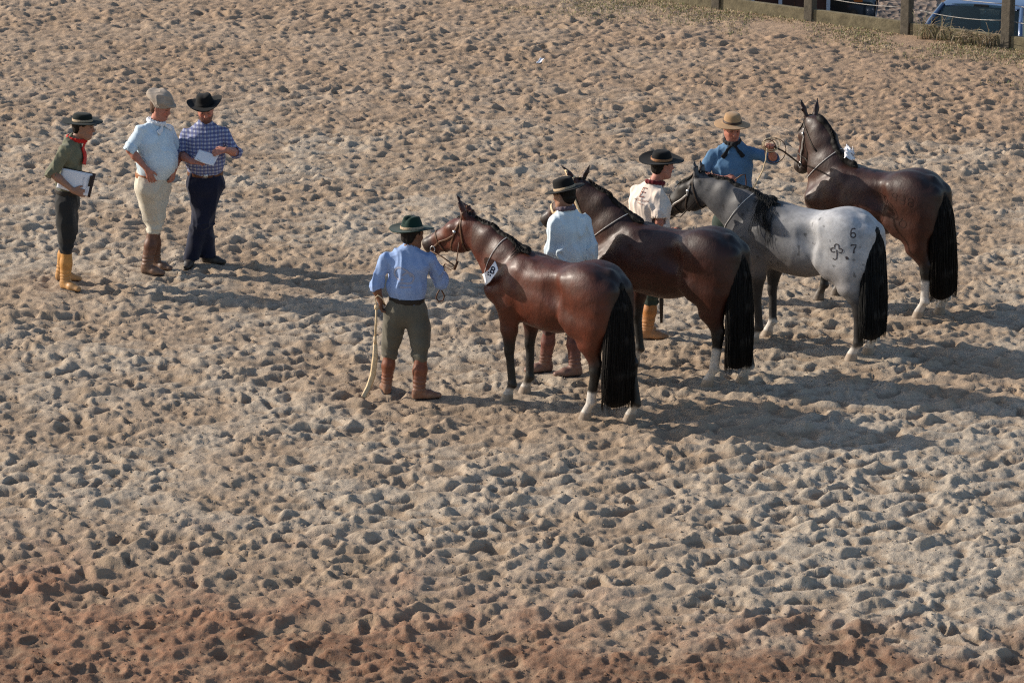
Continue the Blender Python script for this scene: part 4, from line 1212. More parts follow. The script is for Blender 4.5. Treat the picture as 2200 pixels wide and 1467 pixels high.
PEOPLE['plaid'] = ('man in blue and white plaid shirt and black hat reading a sheet of paper', dict(
    origin=o, seed=29, yaw=deg(-84), yaw_p=deg(-80), pelvis=at(441, 383, Y), neck=at(440, 266, Y), bulk=1.05, belly=.02, skin='ruddy', beard=.75,
    sh=[at(481, 287, Y), at(400, 289, Y)], el=[at(505, 327, Y - .08), at(390, 334, Y - .08)], wr=[at(484, 323, Y - .30), at(412, 347, Y - .30)],
    hands=[(V3(-1, -.25, -.1), V3(.1, -.6, .8), V3(-.2, -.3, .8), .55), (V3(1, -.2, .05), V3(0, -.6, .8), V3(.2, -.2, 1), .6)],
    feet=[G(408, 572), G(453, 566)], toes=[deg(-98), deg(-20)], head=(deg(-84), deg(22), deg(3)), headc=at(441, 234, Y - .03),
    shirt=plaid_material(deg(6), None), trousers=C_NAVY, boots=B_BLACK, belt=L_BELT, buckle=True, sleeve=(1.02, 1.05), fold=.005, trouser='straight'))
for k_, (lb_, c_) in PEOPLE.items():
    for ft_ in c_['feet']: FEET.append((ft_[0], ft_[1], .13))

# ---------------------------------------------------------------- ground
HM = build_heightmap()
def ground_meshes():
    nu, nv = 800, 920
    ud = np.linspace(-1.22, 1.22, nu); vd = np.concatenate([21.2 + 30.3 * (np.linspace(0, 1, nv) ** 1.22)])
    gx = 1.22 + np.cumsum(1.10 * .02 * 1.35 ** np.arange(24)); ue = np.concatenate([-gx[::-1], ud, gx])
    v0 = 21.2 - np.cumsum(.06 * 1.35 ** np.arange(17)); v1 = 51.5 + np.cumsum(.08 * 1.35 ** np.arange(24))
    ve = np.concatenate([v0[::-1], vd, v1])
    Yg = ve[:, None] * np.ones(len(ue))[None, :]
    hw = np.clip(ve, 20, 53) * (1100 / FPX) * 1.04 + .15
    Xg = ue[None, :] * hw[:, None]
    Zg = hsample(HM, Xg, Yg)
    sd = fence_sd(Xg, Yg)
    Zg = Zg - 2.2 * sstep(.06, .30, sd)
    Vv = np.stack([Xg, Yg, Zg], -1).reshape(-1, 3)
    m, n = Xg.shape; i = np.arange(m - 1)[:, None] * n + np.arange(n - 1)[None, :]
    F = np.stack([i, i + 1, i + n + 1, i + n], -1).reshape(-1, 4)
    # quads far below the parking ground are dropped
    keep = (sd[:-1, :-1] < .6).ravel()
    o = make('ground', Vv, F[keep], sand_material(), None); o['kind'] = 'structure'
ground_meshes()
def gz(x, y):
    return float(hsample(HM, np.array([x]), np.array([y]))[0])

# ---------------------------------------------------------------- horses and tack
HH = []
for lb_, (hx_, hy_), th_, c_, z_, strap_ in HORSES:
    H = make_horse(lb_, (hx_, hy_, 0.0), radians(th_), c_); HH.append(H)
bridle(HH[0], M_STRAP, mat2=M_STRAP)
bridle(HH[1], M_STRAPL, width=.016)
bridle(HH[2], M_DSTRAP, mat2=M_STRAPS)
bridle(HH[3], M_DSTRAP, mat2=M_STRAPS)
neck_cord(HH[0], (.66, 0, 1.20), (.40, 0, .21))
neck_cord(HH[1], (.60, 0, 1.27), (.28, 0, .37), tassel=10)
neck_cord(HH[2], (.66, 0, 1.21), (.34, 0, .27))
neck_cord(HH[3], (.58, 0, 1.29), (.32, 0, .33))

def sheet(name, corners, mat, parent=None, n=8, bend=0.0, crumple=0.0, th=.002, seed=0):
    """thin bent sheet of paper; corners tl, tr, br, bl in space"""
    tl, tr, br, bl = (np.asarray(c, float) for c in corners); V = []; F = []
    nn = nrm(np.cross(tr - tl, bl - tl))
    for side in (1, -1):
        for i in range(n + 1):
            for j in range(n + 1):
                u_, v_ = j / n, i / n
                p = lerp(lerp(tl, tr, u_), lerp(bl, br, u_), v_)
                d = bend * (4 * u_ * (1 - u_) - .5)
                if crumple: d += crumple * float(vnoise(np.array([[u_ * 3.1 + seed, v_ * 3.3, .5]]))[0])
                V.append(p + nn * (d + side * th * .5))
    m = n + 1
    for s_ in (0, 1):
        b = s_ * m * m
        for i in range(n):
            for j in range(n):
                q = (b + i * m + j, b + i * m + j + 1, b + (i + 1) * m + j + 1, b + (i + 1) * m + j)
                F.append(q if s_ else q[::-1])
    rim = [j for j in range(m)] + [i * m + n for i in range(1, m)] + [n * m + j for j in range(n - 1, -1, -1)] + [i * m for i in range(n - 1, 0, -1)]
    for a, b in zip(rim, rim[1:] + rim[:1]): F.append((a, b, b + m * m, a + m * m))
    return make(name, V, F, mat, parent, smooth=True)

# number card on the nearest horse
t = thing('number_card', 'white card with a black 8 hanging at the chest of the nearest horse', 'number card', at(1056, 588, 29.02))
O_ = np.array(t.location)
q = [at(1066, 560, 29.03) - O_, at(1071, 583, 28.98) - O_, at(1045, 614, 29.05) - O_, at(1052, 583, 29.06) - O_]
ca = sheet('card', [at(1064, 561, 29.05) - O_, at(1071, 581, 28.97) - O_, at(1053, 606, 28.97) - O_, at(1051, 580, 29.03) - O_], M_PAPER, t, bend=.008)
cb = sheet('card_flap', [at(1051, 580, 29.03) - O_, at(1053, 606, 28.97) - O_, at(1043, 614, 29.13) - O_, at(1037, 590, 29.20) - O_], M_PAPER, t, bend=.006)
bvc = BVHTree.FromPolygons([v.co for v in ca.data.vertices] + [v.co for v in cb.data.vertices],
                           [tuple(p.vertices) for p in ca.data.polygons] + [tuple(i + len(ca.data.vertices) for i in p.vertices) for p in cb.data.polygons])
Rt = nrm(at(1066, 590, 29.0) - at(1050, 574, 29.0)); Up = V3(.55, .1, .8)
decal('printed_number', text_shape('8', .085), at(1058, 582, 29.0) - O_, V3(.95, .0, -.32), V3(.32, 0, .95), bvc, M_INK, t, off=.003)
decal('printed_number', text_shape('5', .05), at(1050, 588, 29.03) - O_, V3(.8, .3, -.4), V3(.3, 0, .95), bvc, M_INK, t, off=.003)
# crumpled tag on the farthest horse
t = thing('paper_tag', 'crumpled white tag tied at the withers of the farthest horse', 'tag', at(1822, 328, 32.40)); O_ = np.array(t.location)
sheet('tag_sheet', [at(1819, 311, 32.42) - O_, at(1834, 320, 32.32) - O_, at(1836, 340, 32.28) - O_, at(1810, 334, 32.30) - O_], M_PAPER, t, n=14, bend=.03, crumple=.07, seed=3)
sheet('tag_sheet', [at(1814, 316, 32.36) - O_, at(1826, 322, 32.28) - O_, at(1834, 347, 32.25) - O_, at(1818, 338, 32.24) - O_], M_PAPER, t, n=14, bend=-.03, crumple=.06, seed=9)

# brands
root, bvh, P_, fr_, c_ = HH[2]
def circ(cx, cy, r, a0, a1, n=14): return [(cx + r * cos(radians(a0 + (a1 - a0) * i / n)), cy + r * sin(radians(a0 + (a1 - a0) * i / n))) for i in range(n + 1)]
M_BRAND = simple('black_brand_hair', (.05, .042, .045), rough=.7, var=.4, scale=90)
RGT, UPW = V3(-1, 0, 0), V3(0, 0, 1)
def brand(px, shape, H, Yw, mat, rot=0):
    rt = H[0]; p = to_local(rt, at(*px, Yw))
    R_ = V3(-cos(rot), 0, sin(rot)) ; R_ = nrm(V3(-.86, -.5, 0)); U_ = nrm(V3(0, -.12, 1))
    decal('brand_mark', shape, p, R_, U_, H[1], mat, rt, off=.0022)
wdb = .011
brand((1833, 504), stroke_shape([circ(0, -.018, .021, 0, 360, 18), [(-.021, -.015), (-.020, .016), (-.010, .036), (.010, .040), (.018, .032)]], wdb), HH[2], 30.1, M_BRAND)
brand((1834, 537), stroke_shape([[(-.022, .034), (.022, .034), (.016, .016), (.003, -.008), (.0, -.040)], [(-.022, .034), (-.022, .024)]], wdb), HH[2], 30.1, M_BRAND)
brand((1797, 546), stroke_shape([circ(0, .052, .020, -40, 220), circ(-.032, .014, .020, 40, 320), circ(.032, .014, .020, -140, 140), [(0, .02), (.004, -.04), (.0, -.066), (-.018, -.075), (-.034, -.062)]], .009), HH[2], 30.1, M_BRAND)
brand((1819, 559), stroke_shape([[(-.012, .012), (0, .012), (.012, -.006)], [(-.006, -.004), (.004, .004)]], .018), HH[2], 30.1, M_BRAND)
M_BRAND2 = simple('singed_brand_hair', (.034, .013, .008), rough=.8, var=.3, scale=90)
brand((1921, 428), stroke_shape([circ(0, .012, .022, 0, 360), [(.020, .02), (.014, -.04)]], .008), HH[3], 31.6, M_BRAND2)
brand((1938, 433), stroke_shape([circ(0, .012, .022, -150, 90), circ(0, -.022, .020, 90, -150)], .008), HH[3], 31.6, M_BRAND2)
brand((1955, 436), stroke_shape([circ(0, .014, .020, 0, 360), circ(0, -.022, .022, 0, 360)], .008), HH[3], 31.6, M_BRAND2)
brand((1938, 486), stroke_shape([circ(0, 0, .034, 0, 360, 22), [(-.02, .04), (.0, .055)]], .009), HH[3], 31.6, M_BRAND2)

# ---------------------------------------------------------------- people
PP = {k_: make_person(lb_, c_) for k_, (lb_, c_) in PEOPLE.items()}
def hat_on(k_, mat, band, up=.052, fwd=-.012, roll=0.0, pitch=0.0, **kw):
    p = PP[k_]; f, l, u = p['fr']
    f2 = nrm(f * cos(pitch) - u * sin(pitch)); u2 = nrm(np.cross(f2, l))
    l2 = nrm(l * cos(roll) + u2 * sin(roll)); u2 = np.cross(f2, l2)
    return make_hat(p['root'], p['hc'] + u * up + f * fwd, (f2, l2, u2), mat, band, **kw)
hat_on('green', F_GREEN, BAND_T, crown_h=.105, crown_r=(.102, .092), top_r=.78, brim=.098, curl=.014, pinch=.03, dome=.02, pitch=-deg(6))
hat_on('mid', F_BLACK, BAND_T, crown_h=.10, crown_r=(.10, .088), top_r=.94, brim=.085, curl=.004, pinch=.006, roll=-deg(8), pitch=deg(5))
hat_on('pink', F_BLACK, BAND_O, crown_h=.080, crown_r=(.098, .086), top_r=.88, brim=.112, curl=.018, pinch=.004, dome=.012, roll=deg(6), pitch=deg(-3))
hat_on('straw', F_STRAW, BAND_D, crown_h=.085, crown_r=(.098, .088), top_r=.86, brim=.085, curl=-.006, droop=.012, pinch=.0, pitch=-deg(10))
hat_on('boy', F_GREY, BAND_T, crown_h=.072, crown_r=(.098, .086), top_r=.95, brim=.10, curl=.002, pinch=.0, dome=.006, pitch=-deg(4))
hat_on('plaid', F_BLACK, F_BLACK, crown_h=.095, crown_r=(.098, .088), top_r=.86, brim=.088, curl=.034, pinch=.012, pitch=-deg(12), roll=deg(5))
# flat cap
p = PP['beret']; f, l, u = p['fr']; s = Solid(.007); A_ = (nrm(f * .97 - u * .2), l, nrm(u * .97 + f * .2)); hc = p['hc']
s.ell(hc + u * .088 - f * .015, (.138, .128, .050), axes=A_, k=.03)
s.ell(hc + u * .100 - f * .07, (.085, .105, .045), axes=A_, k=.04)
s.seg(hc + u * .050, hc + u * .085, (.094, .100), (.10, .11), side=l, k=.03)
s.ell(hc + f * .105 + u * .060, (.045, .066, .012), axes=(nrm(f - u * .25), l, nrm(u + f * .25)), k=.012)
s.ell(hc - u * .0 + u * .02, (.092, .078, .08), axes=(f, l, u), k=.01, neg=True)
v, ff = s.mesh(); nn = vnormals(v, ff); v = v + nn * fold(v, .006, 12, 8, 4)[:, None]
make('flat_cap', v, ff, F_TWEED, p['root'])
kerchief(PP['boy'], C_RED, drop=.24, w=.05)
kerchief(PP['beret'], C_WHITE, drop=.05, two=True, w=.018)
kerchief(PP['pink'], C_DRED, drop=.30, w=.03)
kerchief(PP['straw'], C_BLK, drop=.10, two=True, w=.015)
kerchief(PP['mid'], simple('patterned_scarf', (.12, .09, .11), rough=.85, var=.7, scale=160), drop=.03, w=.01)
# print on the backs of two shirts
M_PRT = simple('faded_tan_print', (.33, .35, .45), rough=.85, var=.2, scale=50)
M_PRT2 = simple('brown_print', (.30, .14, .11), rough=.85, var=.3, scale=50)
p = PP['green']; bn = -p['fc']; rt_ = nrm(np.cross(V3(0, 0, 1), bn))
c0 = lerp(p['pel'], p['nb'], .56)
decal('back_print', stroke_shape([circ(-.045, .03, .055, 60, 300, 12), circ(.02, -.01, .05, -120, 150, 12), [(-.06, -.05), (0, -.055), (.06, -.05)], [(-.05, -.085), (.0, -.09), (.05, -.085)], [(-.02, .08), (.03, .04), (.05, .0)]], .016), c0, rt_, V3(0, 0, 1), p['sb'], M_PRT, p['root'], off=.0025)
p = PP['pink']; bn = -p['fc']; rt_ = nrm(np.cross(V3(0, 0, 1), bn)); c0 = lerp(p['pel'], p['nb'], .86) + rt_ * -.01
sh1 = stroke_shape([[(-.022, -.04), (-.022, .04)], [(-.022, .036), (.024, .036)], [(-.022, 0), (.018, 0)], [(-.022, -.036), (.024, -.036)]], .009)
decal('back_print', sh1, c0 + V3(0, 0, .02), rt_, V3(0, 0, 1), p['sb'], M_PRT2, p['root'], off=.005)
sh2 = stroke_shape([circ(-.07 + .024 * i, 0, .008, 30 * i, 30 * i + 250, 8) for i in range(7)] + [circ(-.02 + .02 * i, -.030, .007, 50 * i, 50 * i + 200, 8) for i in range(4)], .004)
decal('back_print', sh2, c0 + V3(0, 0, -.045), rt_, V3(0, 0, 1), p['sb'], M_PRT2, p['root'], off=.005)

# ---------------------------------------------------------------- things they hold
def held(name, label, cat, Opt, parts, group=None):
    t = thing(name, label, cat, Opt, 0, group)
    for nm, mat, tubes in parts:
        mb = MB()
        for pts, r, kw in tubes: mb.tube([np.asarray(x) - Opt for x in pts], r, **kw)
        mb.build(nm, mat, t)
    return t
g0 = gnd(778, 857)
held('riding_whip', 'pale rawhide whip with a broad strap held by the green-hatted man', 'whip', at(809, 660, 29.16), [
    ('handle', M_STRAPL, [([at(809, 656, 29.16), at(808, 690, 29.16), at(806, 722, 29.16)], .010, dict(n=8)), ([at(809, 656, 29.16), at(809, 664, 29.16)], .020, dict(n=8)), ([at(806, 722, 29.16), at(806, 738, 29.16)], .014, dict(n=8))]),
    ('lash', M_STRAPL, [([at(806, 736, 29.16), at(806, 768, 29.17), at(801, 806, 29.17), at(792, 832, 29.19), g0 + V3(.01, -.01, .02)], [.017, .024, .026, .026, .022], dict(n=6, flat=.25, upv=[(0, -1, 0)] * 5))]),
    ('wrist_loop', M_STRAPL, [([at(809, 657, 29.16), at(806, 640, 29.14), at(812, 634, 29.14), at(822, 642, 29.13), at(826, 652, 29.14)], .005, dict(n=5))])])
H1 = HH[0]; bitw = to_world(H1[0], H1[2](.49, .07, -.16)); chk = to_world(H1[0], H1[2](.12, .105, -.20))
hd_ = at(951, 575, 29.62)
jn = at(979, 573, 29.50)
held('lead_rein', 'brown leather reins from the nearest horse to the green-hatted man', 'reins', bitw, [
    ('rein_strap', M_STRAP, [([bitw, lerp(bitw, jn, .5) + V3(0, 0, .01), jn], .010, dict(n=6, flat=.4)), ([chk, lerp(chk, jn, .5) + V3(0, 0, -.01), jn], .012, dict(n=6, flat=.4)),
                             ([jn, at(968, 580, 29.53), at(955, 573, 29.58), hd_], .009, dict(n=6, flat=.4)), ([jn, at(966, 572, 29.52), at(957, 566, 29.57), hd_], .008, dict(n=6, flat=.4)),
                             ([at(983, 562, 29.48), jn, at(976, 580, 29.5)], .016, dict(n=6, flat=.4))]),
    ('rein_loop', M_STRAP, [([hd_, at(949, 600, 29.60), at(946, 622, 29.58)], .011, dict(n=6, flat=.5)),
                            ([at(946, 620, 29.58), at(939, 632, 29.58), at(937, 641, 29.58), at(943, 648, 29.58), at(952, 645, 29.58), at(955, 636, 29.58), at(950, 626, 29.58), at(946, 620, 29.58)], .007, dict(n=5))])])
# coiled rope held by the man in the straw hat
hw = PP['straw']; hand_w = hw['wr'][0] + hw['O'] + V3(0, -.05, .04)
H4 = HH[3]; bit4 = to_world(H4[0], H4[2](.47, .05, -.16))
def loop(cu, cv, ru, rv, Y_, tilt, a0=0, a1=2 * pi, n=22):
    return [at(cu + ru * cos(a) * cos(tilt) - rv * sin(a) * sin(tilt), cv + ru * cos(a) * sin(tilt) + rv * sin(a), Y_ + .02 * cos(a)) for a in np.linspace(a0, a1, n)]
Yh = float(hand_w[1])
held('lead_rope', 'coiled tan leather lead rope running from the straw-hatted man to the farthest horse', 'rope', hand_w, [
    ('coil', M_STRAPL, [(loop(1655, 312, 17, 14, Yh - .02, .2), .005, dict(n=6))]),
    ('coil', M_STRAPL, [(loop(1659, 309, 18, 13, Yh + .01, -.2), .005, dict(n=6))]),
    ('coil', M_STRAP, [(loop(1652, 314, 15, 12, Yh + .0, .5), .005, dict(n=6))]),
    ('coil', M_STRAP, [(loop(1666, 325, 22, 24, Yh + .05, .5, 0, 2 * pi), .0042, dict(n=6))]),
    ('rope_end', M_STRAPL, [([at(1648, 318, Yh - .03), at(1645, 345, Yh - .05), at(1639, 366, Yh - .06), at(1631, 382, Yh - .06)], .007, dict(n=6)), ([at(1632, 380, Yh - .06), at(1622, 398, Yh - .06), at(1616, 408, Yh - .06)], [.011, .016, .010], dict(n=6, flat=.5))]),
    ('rope_line', M_DSTRAP, [([at(1664, 316, Yh + .0), at(1684, 326, lerp(Yh, bit4[1], .5)), bit4], .0085, dict(n=6))])])
h2 = hw['wr'][1] + hw['O'] + V3(.09, -.04, 0)
held('braided_strap', 'short braided brown strap in the straw-hatted man\'s lowered hand', 'strap', h2, [
    ('strap', M_STRAP, [([h2, h2 + V3(.06, -.02, .05), h2 + V3(.10, -.02, .06), h2 + V3(.11, -.02, -.02), h2 + V3(.105, -.02, -.10)], .006, dict(n=5))])])
hp_ = PP['pink']; w2_ = hp_['wr'][1] + hp_['O']
e2 = at(1421, 694, 30.95)
held('riding_whip', 'dark leather whip hanging beside the cream-shirted man\'s orange boots', 'whip', w2_, [
    ('handle', M_DSTRAP, [([w2_ + V3(.0, 0, -.03), lerp(w2_, e2, .45)], .011, dict(n=8))]),
    ('lash', M_DSTRAP, [([lerp(w2_, e2, .44), lerp(w2_, e2, .7), e2], [.016, .020, .012], dict(n=6, flat=.3, upv=[(0, -1, 0)] * 3))])])
w3_ = hp_['wr'][0] + hp_['O']; H3 = HH[2]; b3 = to_world(H3[0], H3[2](.49, .07, -.16)); k3 = to_world(H3[0], H3[2](.12, .10, -.22))
held('lead_rein', 'tan reins of the grey horse held by the man in the cream shirt', 'reins', b3, [
    ('rein_strap', M_STRAPL, [([w3_, lerp(w3_, b3, .5) + V3(0, 0, .03), b3], .009, dict(n=6, flat=.4)), ([b3, b3 + V3(.01, -.02, -.08), b3 + V3(.03, -.02, -.16)], .014, dict(n=6, flat=.4))]),
    ('rein_strap', M_DSTRAP, [([b3 + V3(.02, 0, -.02), lerp(b3, k3, .5) + V3(0, 0, -.09), k3], .010, dict(n=6, flat=.4))])])
w4_ = PP['mid']['wr'][0] + PP['mid']['O']; H2 = HH[1]; b4 = to_world(H2[0], H2[2](.47, .05, -.15))
held('lead_rein', 'rawhide rein from the second horse to the man in pale blue shirt', 'reins', b4, [
    ('rein_strap', M_STRAPL, [([w4_ + V3(-.05, .06, .0), lerp(w4_, b4, .5) + V3(0, 0, -.06), b4], .010, dict(n=6, flat=.4))])])
# clipboard
M_BOARD = simple('black_clipboard', (.035, .022, .022), rough=.5, var=.2, bmp=0)
Yb = 32.9 - .185
t = thing('clipboard', 'black clipboard with white printed sheets under the arm of the young man', 'clipboard', at(163, 392, Yb)); O_ = np.array(t.location)
cn = [at(137, 360, Yb + .02), at(206, 374, Yb - .0), at(193, 425, Yb - .035), at(121, 404, Yb - .01)]
sheet('board', [x - O_ + V3(0, .008, 0) for x in cn], M_BOARD, t, th=.006)
cp = [at(134, 361, Yb + .02), at(199, 374, Yb), at(188, 422, Yb - .035), at(121, 403, Yb - .01)]
sh = sheet('paper_sheet', [x - O_ - V3(0, .004, 0) for x in cp], M_PAPER, t, th=.004, bend=.006)
bvp = BVHTree.FromPolygons([v.co for v in sh.data.vertices], [tuple(p.vertices) for p in sh.data.polygons])
ex = nrm(cp[1] - cp[0]); ey = nrm(cp[0] - cp[3]); ln = []
M_GREYINK = simple('grey_print', (.35, .35, .40), rough=.8, var=.1, bmp=0)
for i in range(13):
    for j_, L_ in ((0, .020), (1, .026), (2, .018)):
        x0 = .06 + .042 * j_; y0 = .060 - .0115 * i
        ln.append([(x0, y0), (x0 + L_, y0)])
decal('printed_table', stroke_shape(ln, .003), np.zeros(3), ex, ey, bvp, M_GREYINK, t, off=.002, r=.15)['kind'] = 'stuff'
mb = MB(); mb.box(at(194, 389, Yb - .02) - O_ + V3(0, -.004, 0), (.022, .012, .11), M=np.array(Matrix.Rotation(radians(15), 3, 'Y'))); mb.build('clip', M_DSTRAP, t, smooth=False, bevel=.003)
# sheet read by the man in plaid
t = thing('paper_sheet', 'white sheet of paper held by the man in the plaid shirt', 'paper', at(445, 340, 33.38)); O_ = np.array(t.location)
sheet('sheet', [at(428, 322, 33.42) - O_, at(471, 333, 33.42) - O_, at(458, 357, 33.33) - O_, at(417, 343, 33.33) - O_], M_PAPER, t, bend=.012, th=.004)
mb = MB(); mb.tube([at(414, 335, 33.36) - O_, at(430, 346, 33.33) - O_], .004, n=6)
pn = thing('pen', 'thin pen between the fingers of the man in the plaid shirt', 'pen', np.array(t.location)); mb.build('pen_barrel', M_METAL, pn)
# scrap on the sand
gp = gnd(1160, 142)
t = thing('paper_scrap', 'small white paper scrap lying alone on the sand behind the horses', 'paper', gp + V3(0, 0, .03)); O_ = gp
sheet('scrap', [V3(.01, .10, .05), V3(.065, .11, .06), V3(.015, -.06, .03), V3(-.05, -.08, .02)], M_PAPER, t, bend=.012, crumple=.01)

# ---------------------------------------------------------------- fence
M_POST = simple('weathered_post_wood', (.095, .08, .06), rough=.85, var=.35, scale=14, bmp=.4, bd=.01)
M_BOARDW = simple('mossy_kickboard_wood', (.155, .13, .08), rough=.9, var=.4, scale=9, bmp=.5, bd=.01)
M_WIRE = simple('galvanised_wire', (.42, .40, .37), rough=.5, var=.2, metal=.3, bmp=0)
fence = thing('fence', 'low wooden fence with square posts, a mossy kickboard and bare wires', 'fence', FENCE_A)
fa = atan2(FENCE_D[1], FENCE_D[0]); SP = 1.565
for k in range(-5, 7):
    mb = MB(); hgt = 1.22 + .05 * ((k * 7) % 3 - 1); c = FENCE_D * SP * k
    mb.box(c + V3(0, 0, hgt / 2 - .14), (.135, .125, hgt + .28), rz=fa); o = mb.build('post', M_POST, fence, smooth=False, bevel=.010)
    if k == 6: continue
    mb = MB(); c2 = FENCE_D * SP * (k + .5) + FENCE_N * .0
    mb.box(c2 + V3(0, 0, .008 + .006 * (k % 2)), (SP - .141, .07, .34), rz=fa); o = mb.build('kickboard', M_BOARDW, fence, smooth=False, bevel=.010)
    for j, zh in enumerate((.37, .59, .81, 1.02)):
        pts = []
        for i in range(9):
            w_ = i / 8; pts.append(FENCE_D * (SP * k + .066 + (SP - .132) * w_) + V3(0, 0, zh - .022 * 4 * w_ * (1 - w_) * (1 + .5 * ((k + j) % 3))))
        mb = MB(); mb.tube(pts, .0055, n=5); mb.build('wire', M_WIRE, fence)

# ---------------------------------------------------------------- grass
M_GRASS = vertexmat('dry_grass', rough=.8, spec=.2, var=.2, scale=12, bmp=0)
def blades(n, place, hr, wr_, cols, rg, lean=.8):
    V = []; F = []; Cc = []
    for i in range(n):
        x, y, z = place(rg); h = rg.uniform(*hr); a = rg.uniform(0, 2 * pi); w_ = rg.uniform(*wr_); ln_ = rg.uniform(.1, lean); b = len(V)
        d = V3(cos(a), sin(a), 0); s_ = V3(-sin(a), cos(a), 0); c = cols[rg.integers(len(cols))]; c = np.array(c) * rg.uniform(.7, 1.25)
        p0 = V3(x, y, z - .01); p1 = p0 + d * h * ln_ * .35 + V3(0, 0, h * .6); p2 = p0 + d * h * ln_ + V3(0, 0, h * (1 - .35 * ln_))
        V += [p0 - s_ * w_, p0 + s_ * w_, p1 + s_ * w_ * .8, p1 - s_ * w_ * .8, p2]; F += [(b, b + 1, b + 2, b + 3), (b + 3, b + 2, b + 4)]; Cc += [c] * 5
    return V, F, np.array(Cc)
rg = np.random.default_rng(4)
def gplace(rg):
    while True:
        s_ = rg.uniform(-7, 9); d_ = -abs(rg.normal()) * .95 - .05
        if rg.random() < .05: d_ = -rg.uniform(.5, 2.2)
        p = FENCE_A + FENCE_D * s_ + FENCE_N * d_
        cl = float(vnoise(np.array([[p[0] * 1.7, p[1] * 1.7, 0]]), 8)[0])
        if cl + .75 + d_ * .35 > rg.random(): break
    return p[0], p[1], gz(p[0], p[1])
v, ff, cc = blades(24000, gplace, (.015, .06), (.003, .006), [(.34, .28, .14), (.44, .36, .21), (.20, .22, .08), (.17, .20, .07), (.50, .42, .27), (.46, .36, .24)], rg, 1.3)
o = make('grass', v, ff, M_GRASS, None, cc, smooth=False); o['kind'] = 'stuff'; tag(o, 'short dry grass and straw along the foot of the fence', 'grass')
for i, (u_, v__, n_, h_, lb_) in enumerate((
        (2016, 78, 26, .46, 'tall dry weed clump, leftmost of four by the kickboard'),
        (2045, 84, 16, .44, 'thin bent dry weed stalks, second clump from the left'),
        (2082, 94, 40, .32, 'bushy low dry weed clump, third clump from the left'),
        (2130, 100, 46, .38, 'dense brown weed clump against the rightmost fence post'))):
    g_ = gnd(u_, v__)
    sdv = fence_sd(g_[0], g_[1]); g_ = g_ - FENCE_N * (sdv + .13)
    V = []; F = []; Cc = []
    for j in range(n_):
        a = rg.uniform(0, 2 * pi); b0 = g_ + V3(rg.normal() * .07, rg.normal() * .03, 0); hh = h_ * rg.uniform(.45, 1.0); ln_ = rg.uniform(.25, 1.25)
        pts = [b0 - g_]
        for q_ in range(1, 6):
            w_ = q_ / 5; pts.append(b0 - g_ + V3(cos(a), sin(a) * .5, 0) * hh * ln_ * w_ ** 2 + V3(0, 0, hh * (w_ - .45 * ln_ * w_ ** 3)))
        m_ = MB(); m_.tube(pts, [.005, .005, .0045, .004, .003, .002], n=3); b = len(V); V += m_.v; F += [tuple(b + x for x in f_) for f_ in m_.f]
        Cc += [np.array([(.46, .35, .23), (.38, .28, .17), (.52, .43, .31), (.26, .25, .13)][rg.integers(4)])] * len(m_.v)
    t = thing('dry_weed', lb_, 'weed', (g_[0], g_[1], gz(g_[0], g_[1])), 0, 'dry weeds along the kickboard')
    make('stalks', V, F, M_GRASS, t, np.array(Cc))
# clods and pebbles lying loose
V = []; F = []; ico = [(0, 0, 1), (.9, 0, .3), (.28, .85, .3), (-.73, .53, .3), (-.73, -.53, .3), (.28, -.85, .3), (0, 0, -.5)]
fi = [(0, 1, 2), (0, 2, 3), (0, 3, 4), (0, 4, 5), (0, 5, 1), (6, 2, 1), (6, 3, 2), (6, 4, 3), (6, 5, 4), (6, 1, 5)]
for i in range(9000):
    y_ = rg.uniform(22, 46); x_ = rg.uniform(-1, 1) * y_ * 1100 / FPX * 1.08; r_ = rg.uniform(.005, .013) * (1.8 if rg.random() < .06 else 1); b = len(V); a = rg.uniform(0, 6.28)
    if fence_sd(x_, y_) > -.3: continue
    sc = (r_ * rg.uniform(.7, 1.3), r_ * rg.uniform(.7, 1.3), r_ * rg.uniform(.6, 1))
    z_ = gz(x_, y_)
    for p_ in ico: V.append((x_ + (p_[0] * cos(a) - p_[1] * sin(a)) * sc[0], y_ + (p_[0] * sin(a) + p_[1] * cos(a)) * sc[1], z_ + p_[2] * sc[2] + .002))
    F += [tuple(b + q_ for q_ in f_) for f_ in fi]
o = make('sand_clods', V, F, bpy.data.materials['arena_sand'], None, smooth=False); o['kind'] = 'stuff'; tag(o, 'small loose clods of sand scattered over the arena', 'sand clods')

# ---------------------------------------------------------------- parking ground behind the fence
LOTZ = -1.6
n_ = 170; xs = np.linspace(-2, 14, n_); ys = np.linspace(43, 60, n_)
xs = np.concatenate([-2 - np.geomspace(1, 400, 12)[::-1], xs, 14 + np.geomspace(1, 400, 12)]); ys = np.concatenate([43 - np.geomspace(1, 400, 12)[::-1], ys, 60 + np.geomspace(1, 900, 14)])
Xg, Yg = np.meshgrid(xs, ys); Q = np.stack([Xg.ravel(), Yg.ravel(), Xg.ravel() * 0], 1)
Zg = LOTZ + .16 * np.clip(Q[:, 1] - 50, 0, 12) + .035 * vnoise(Q * 2.1, 3) + .05 * np.maximum(vnoise(Q * 6.5, 5), -.2) + .04 * np.maximum(vnoise(Q * 4.3 + 9, 6), 0)
m, t, b = principled('stony_earth'); pos = node(t, 'ShaderNodeNewGeometry').outputs['Position']
vo = node(t, 'ShaderNodeTexVoronoi', Scale=9.0); t.links.new(pos, vo.inputs['Vector'])
cr_ = ramp(t, noise(t, pos, 7, 6, .75), [(.36, (.035, .028, .024)), (.48, (.11, .08, .06)), (.56, (.26, .18, .13)), (.68, (.36, .29, .24))])
t.links.new(mixc(t, ramp(t, noise(t, pos, .8, 3), [(.4, 0.), (.6, .7)]), cr_, mixc(t, .5, (.20, .17, .15), cr_)), b.inputs['Base Color']); b.inputs['Roughness'].default_value = .95
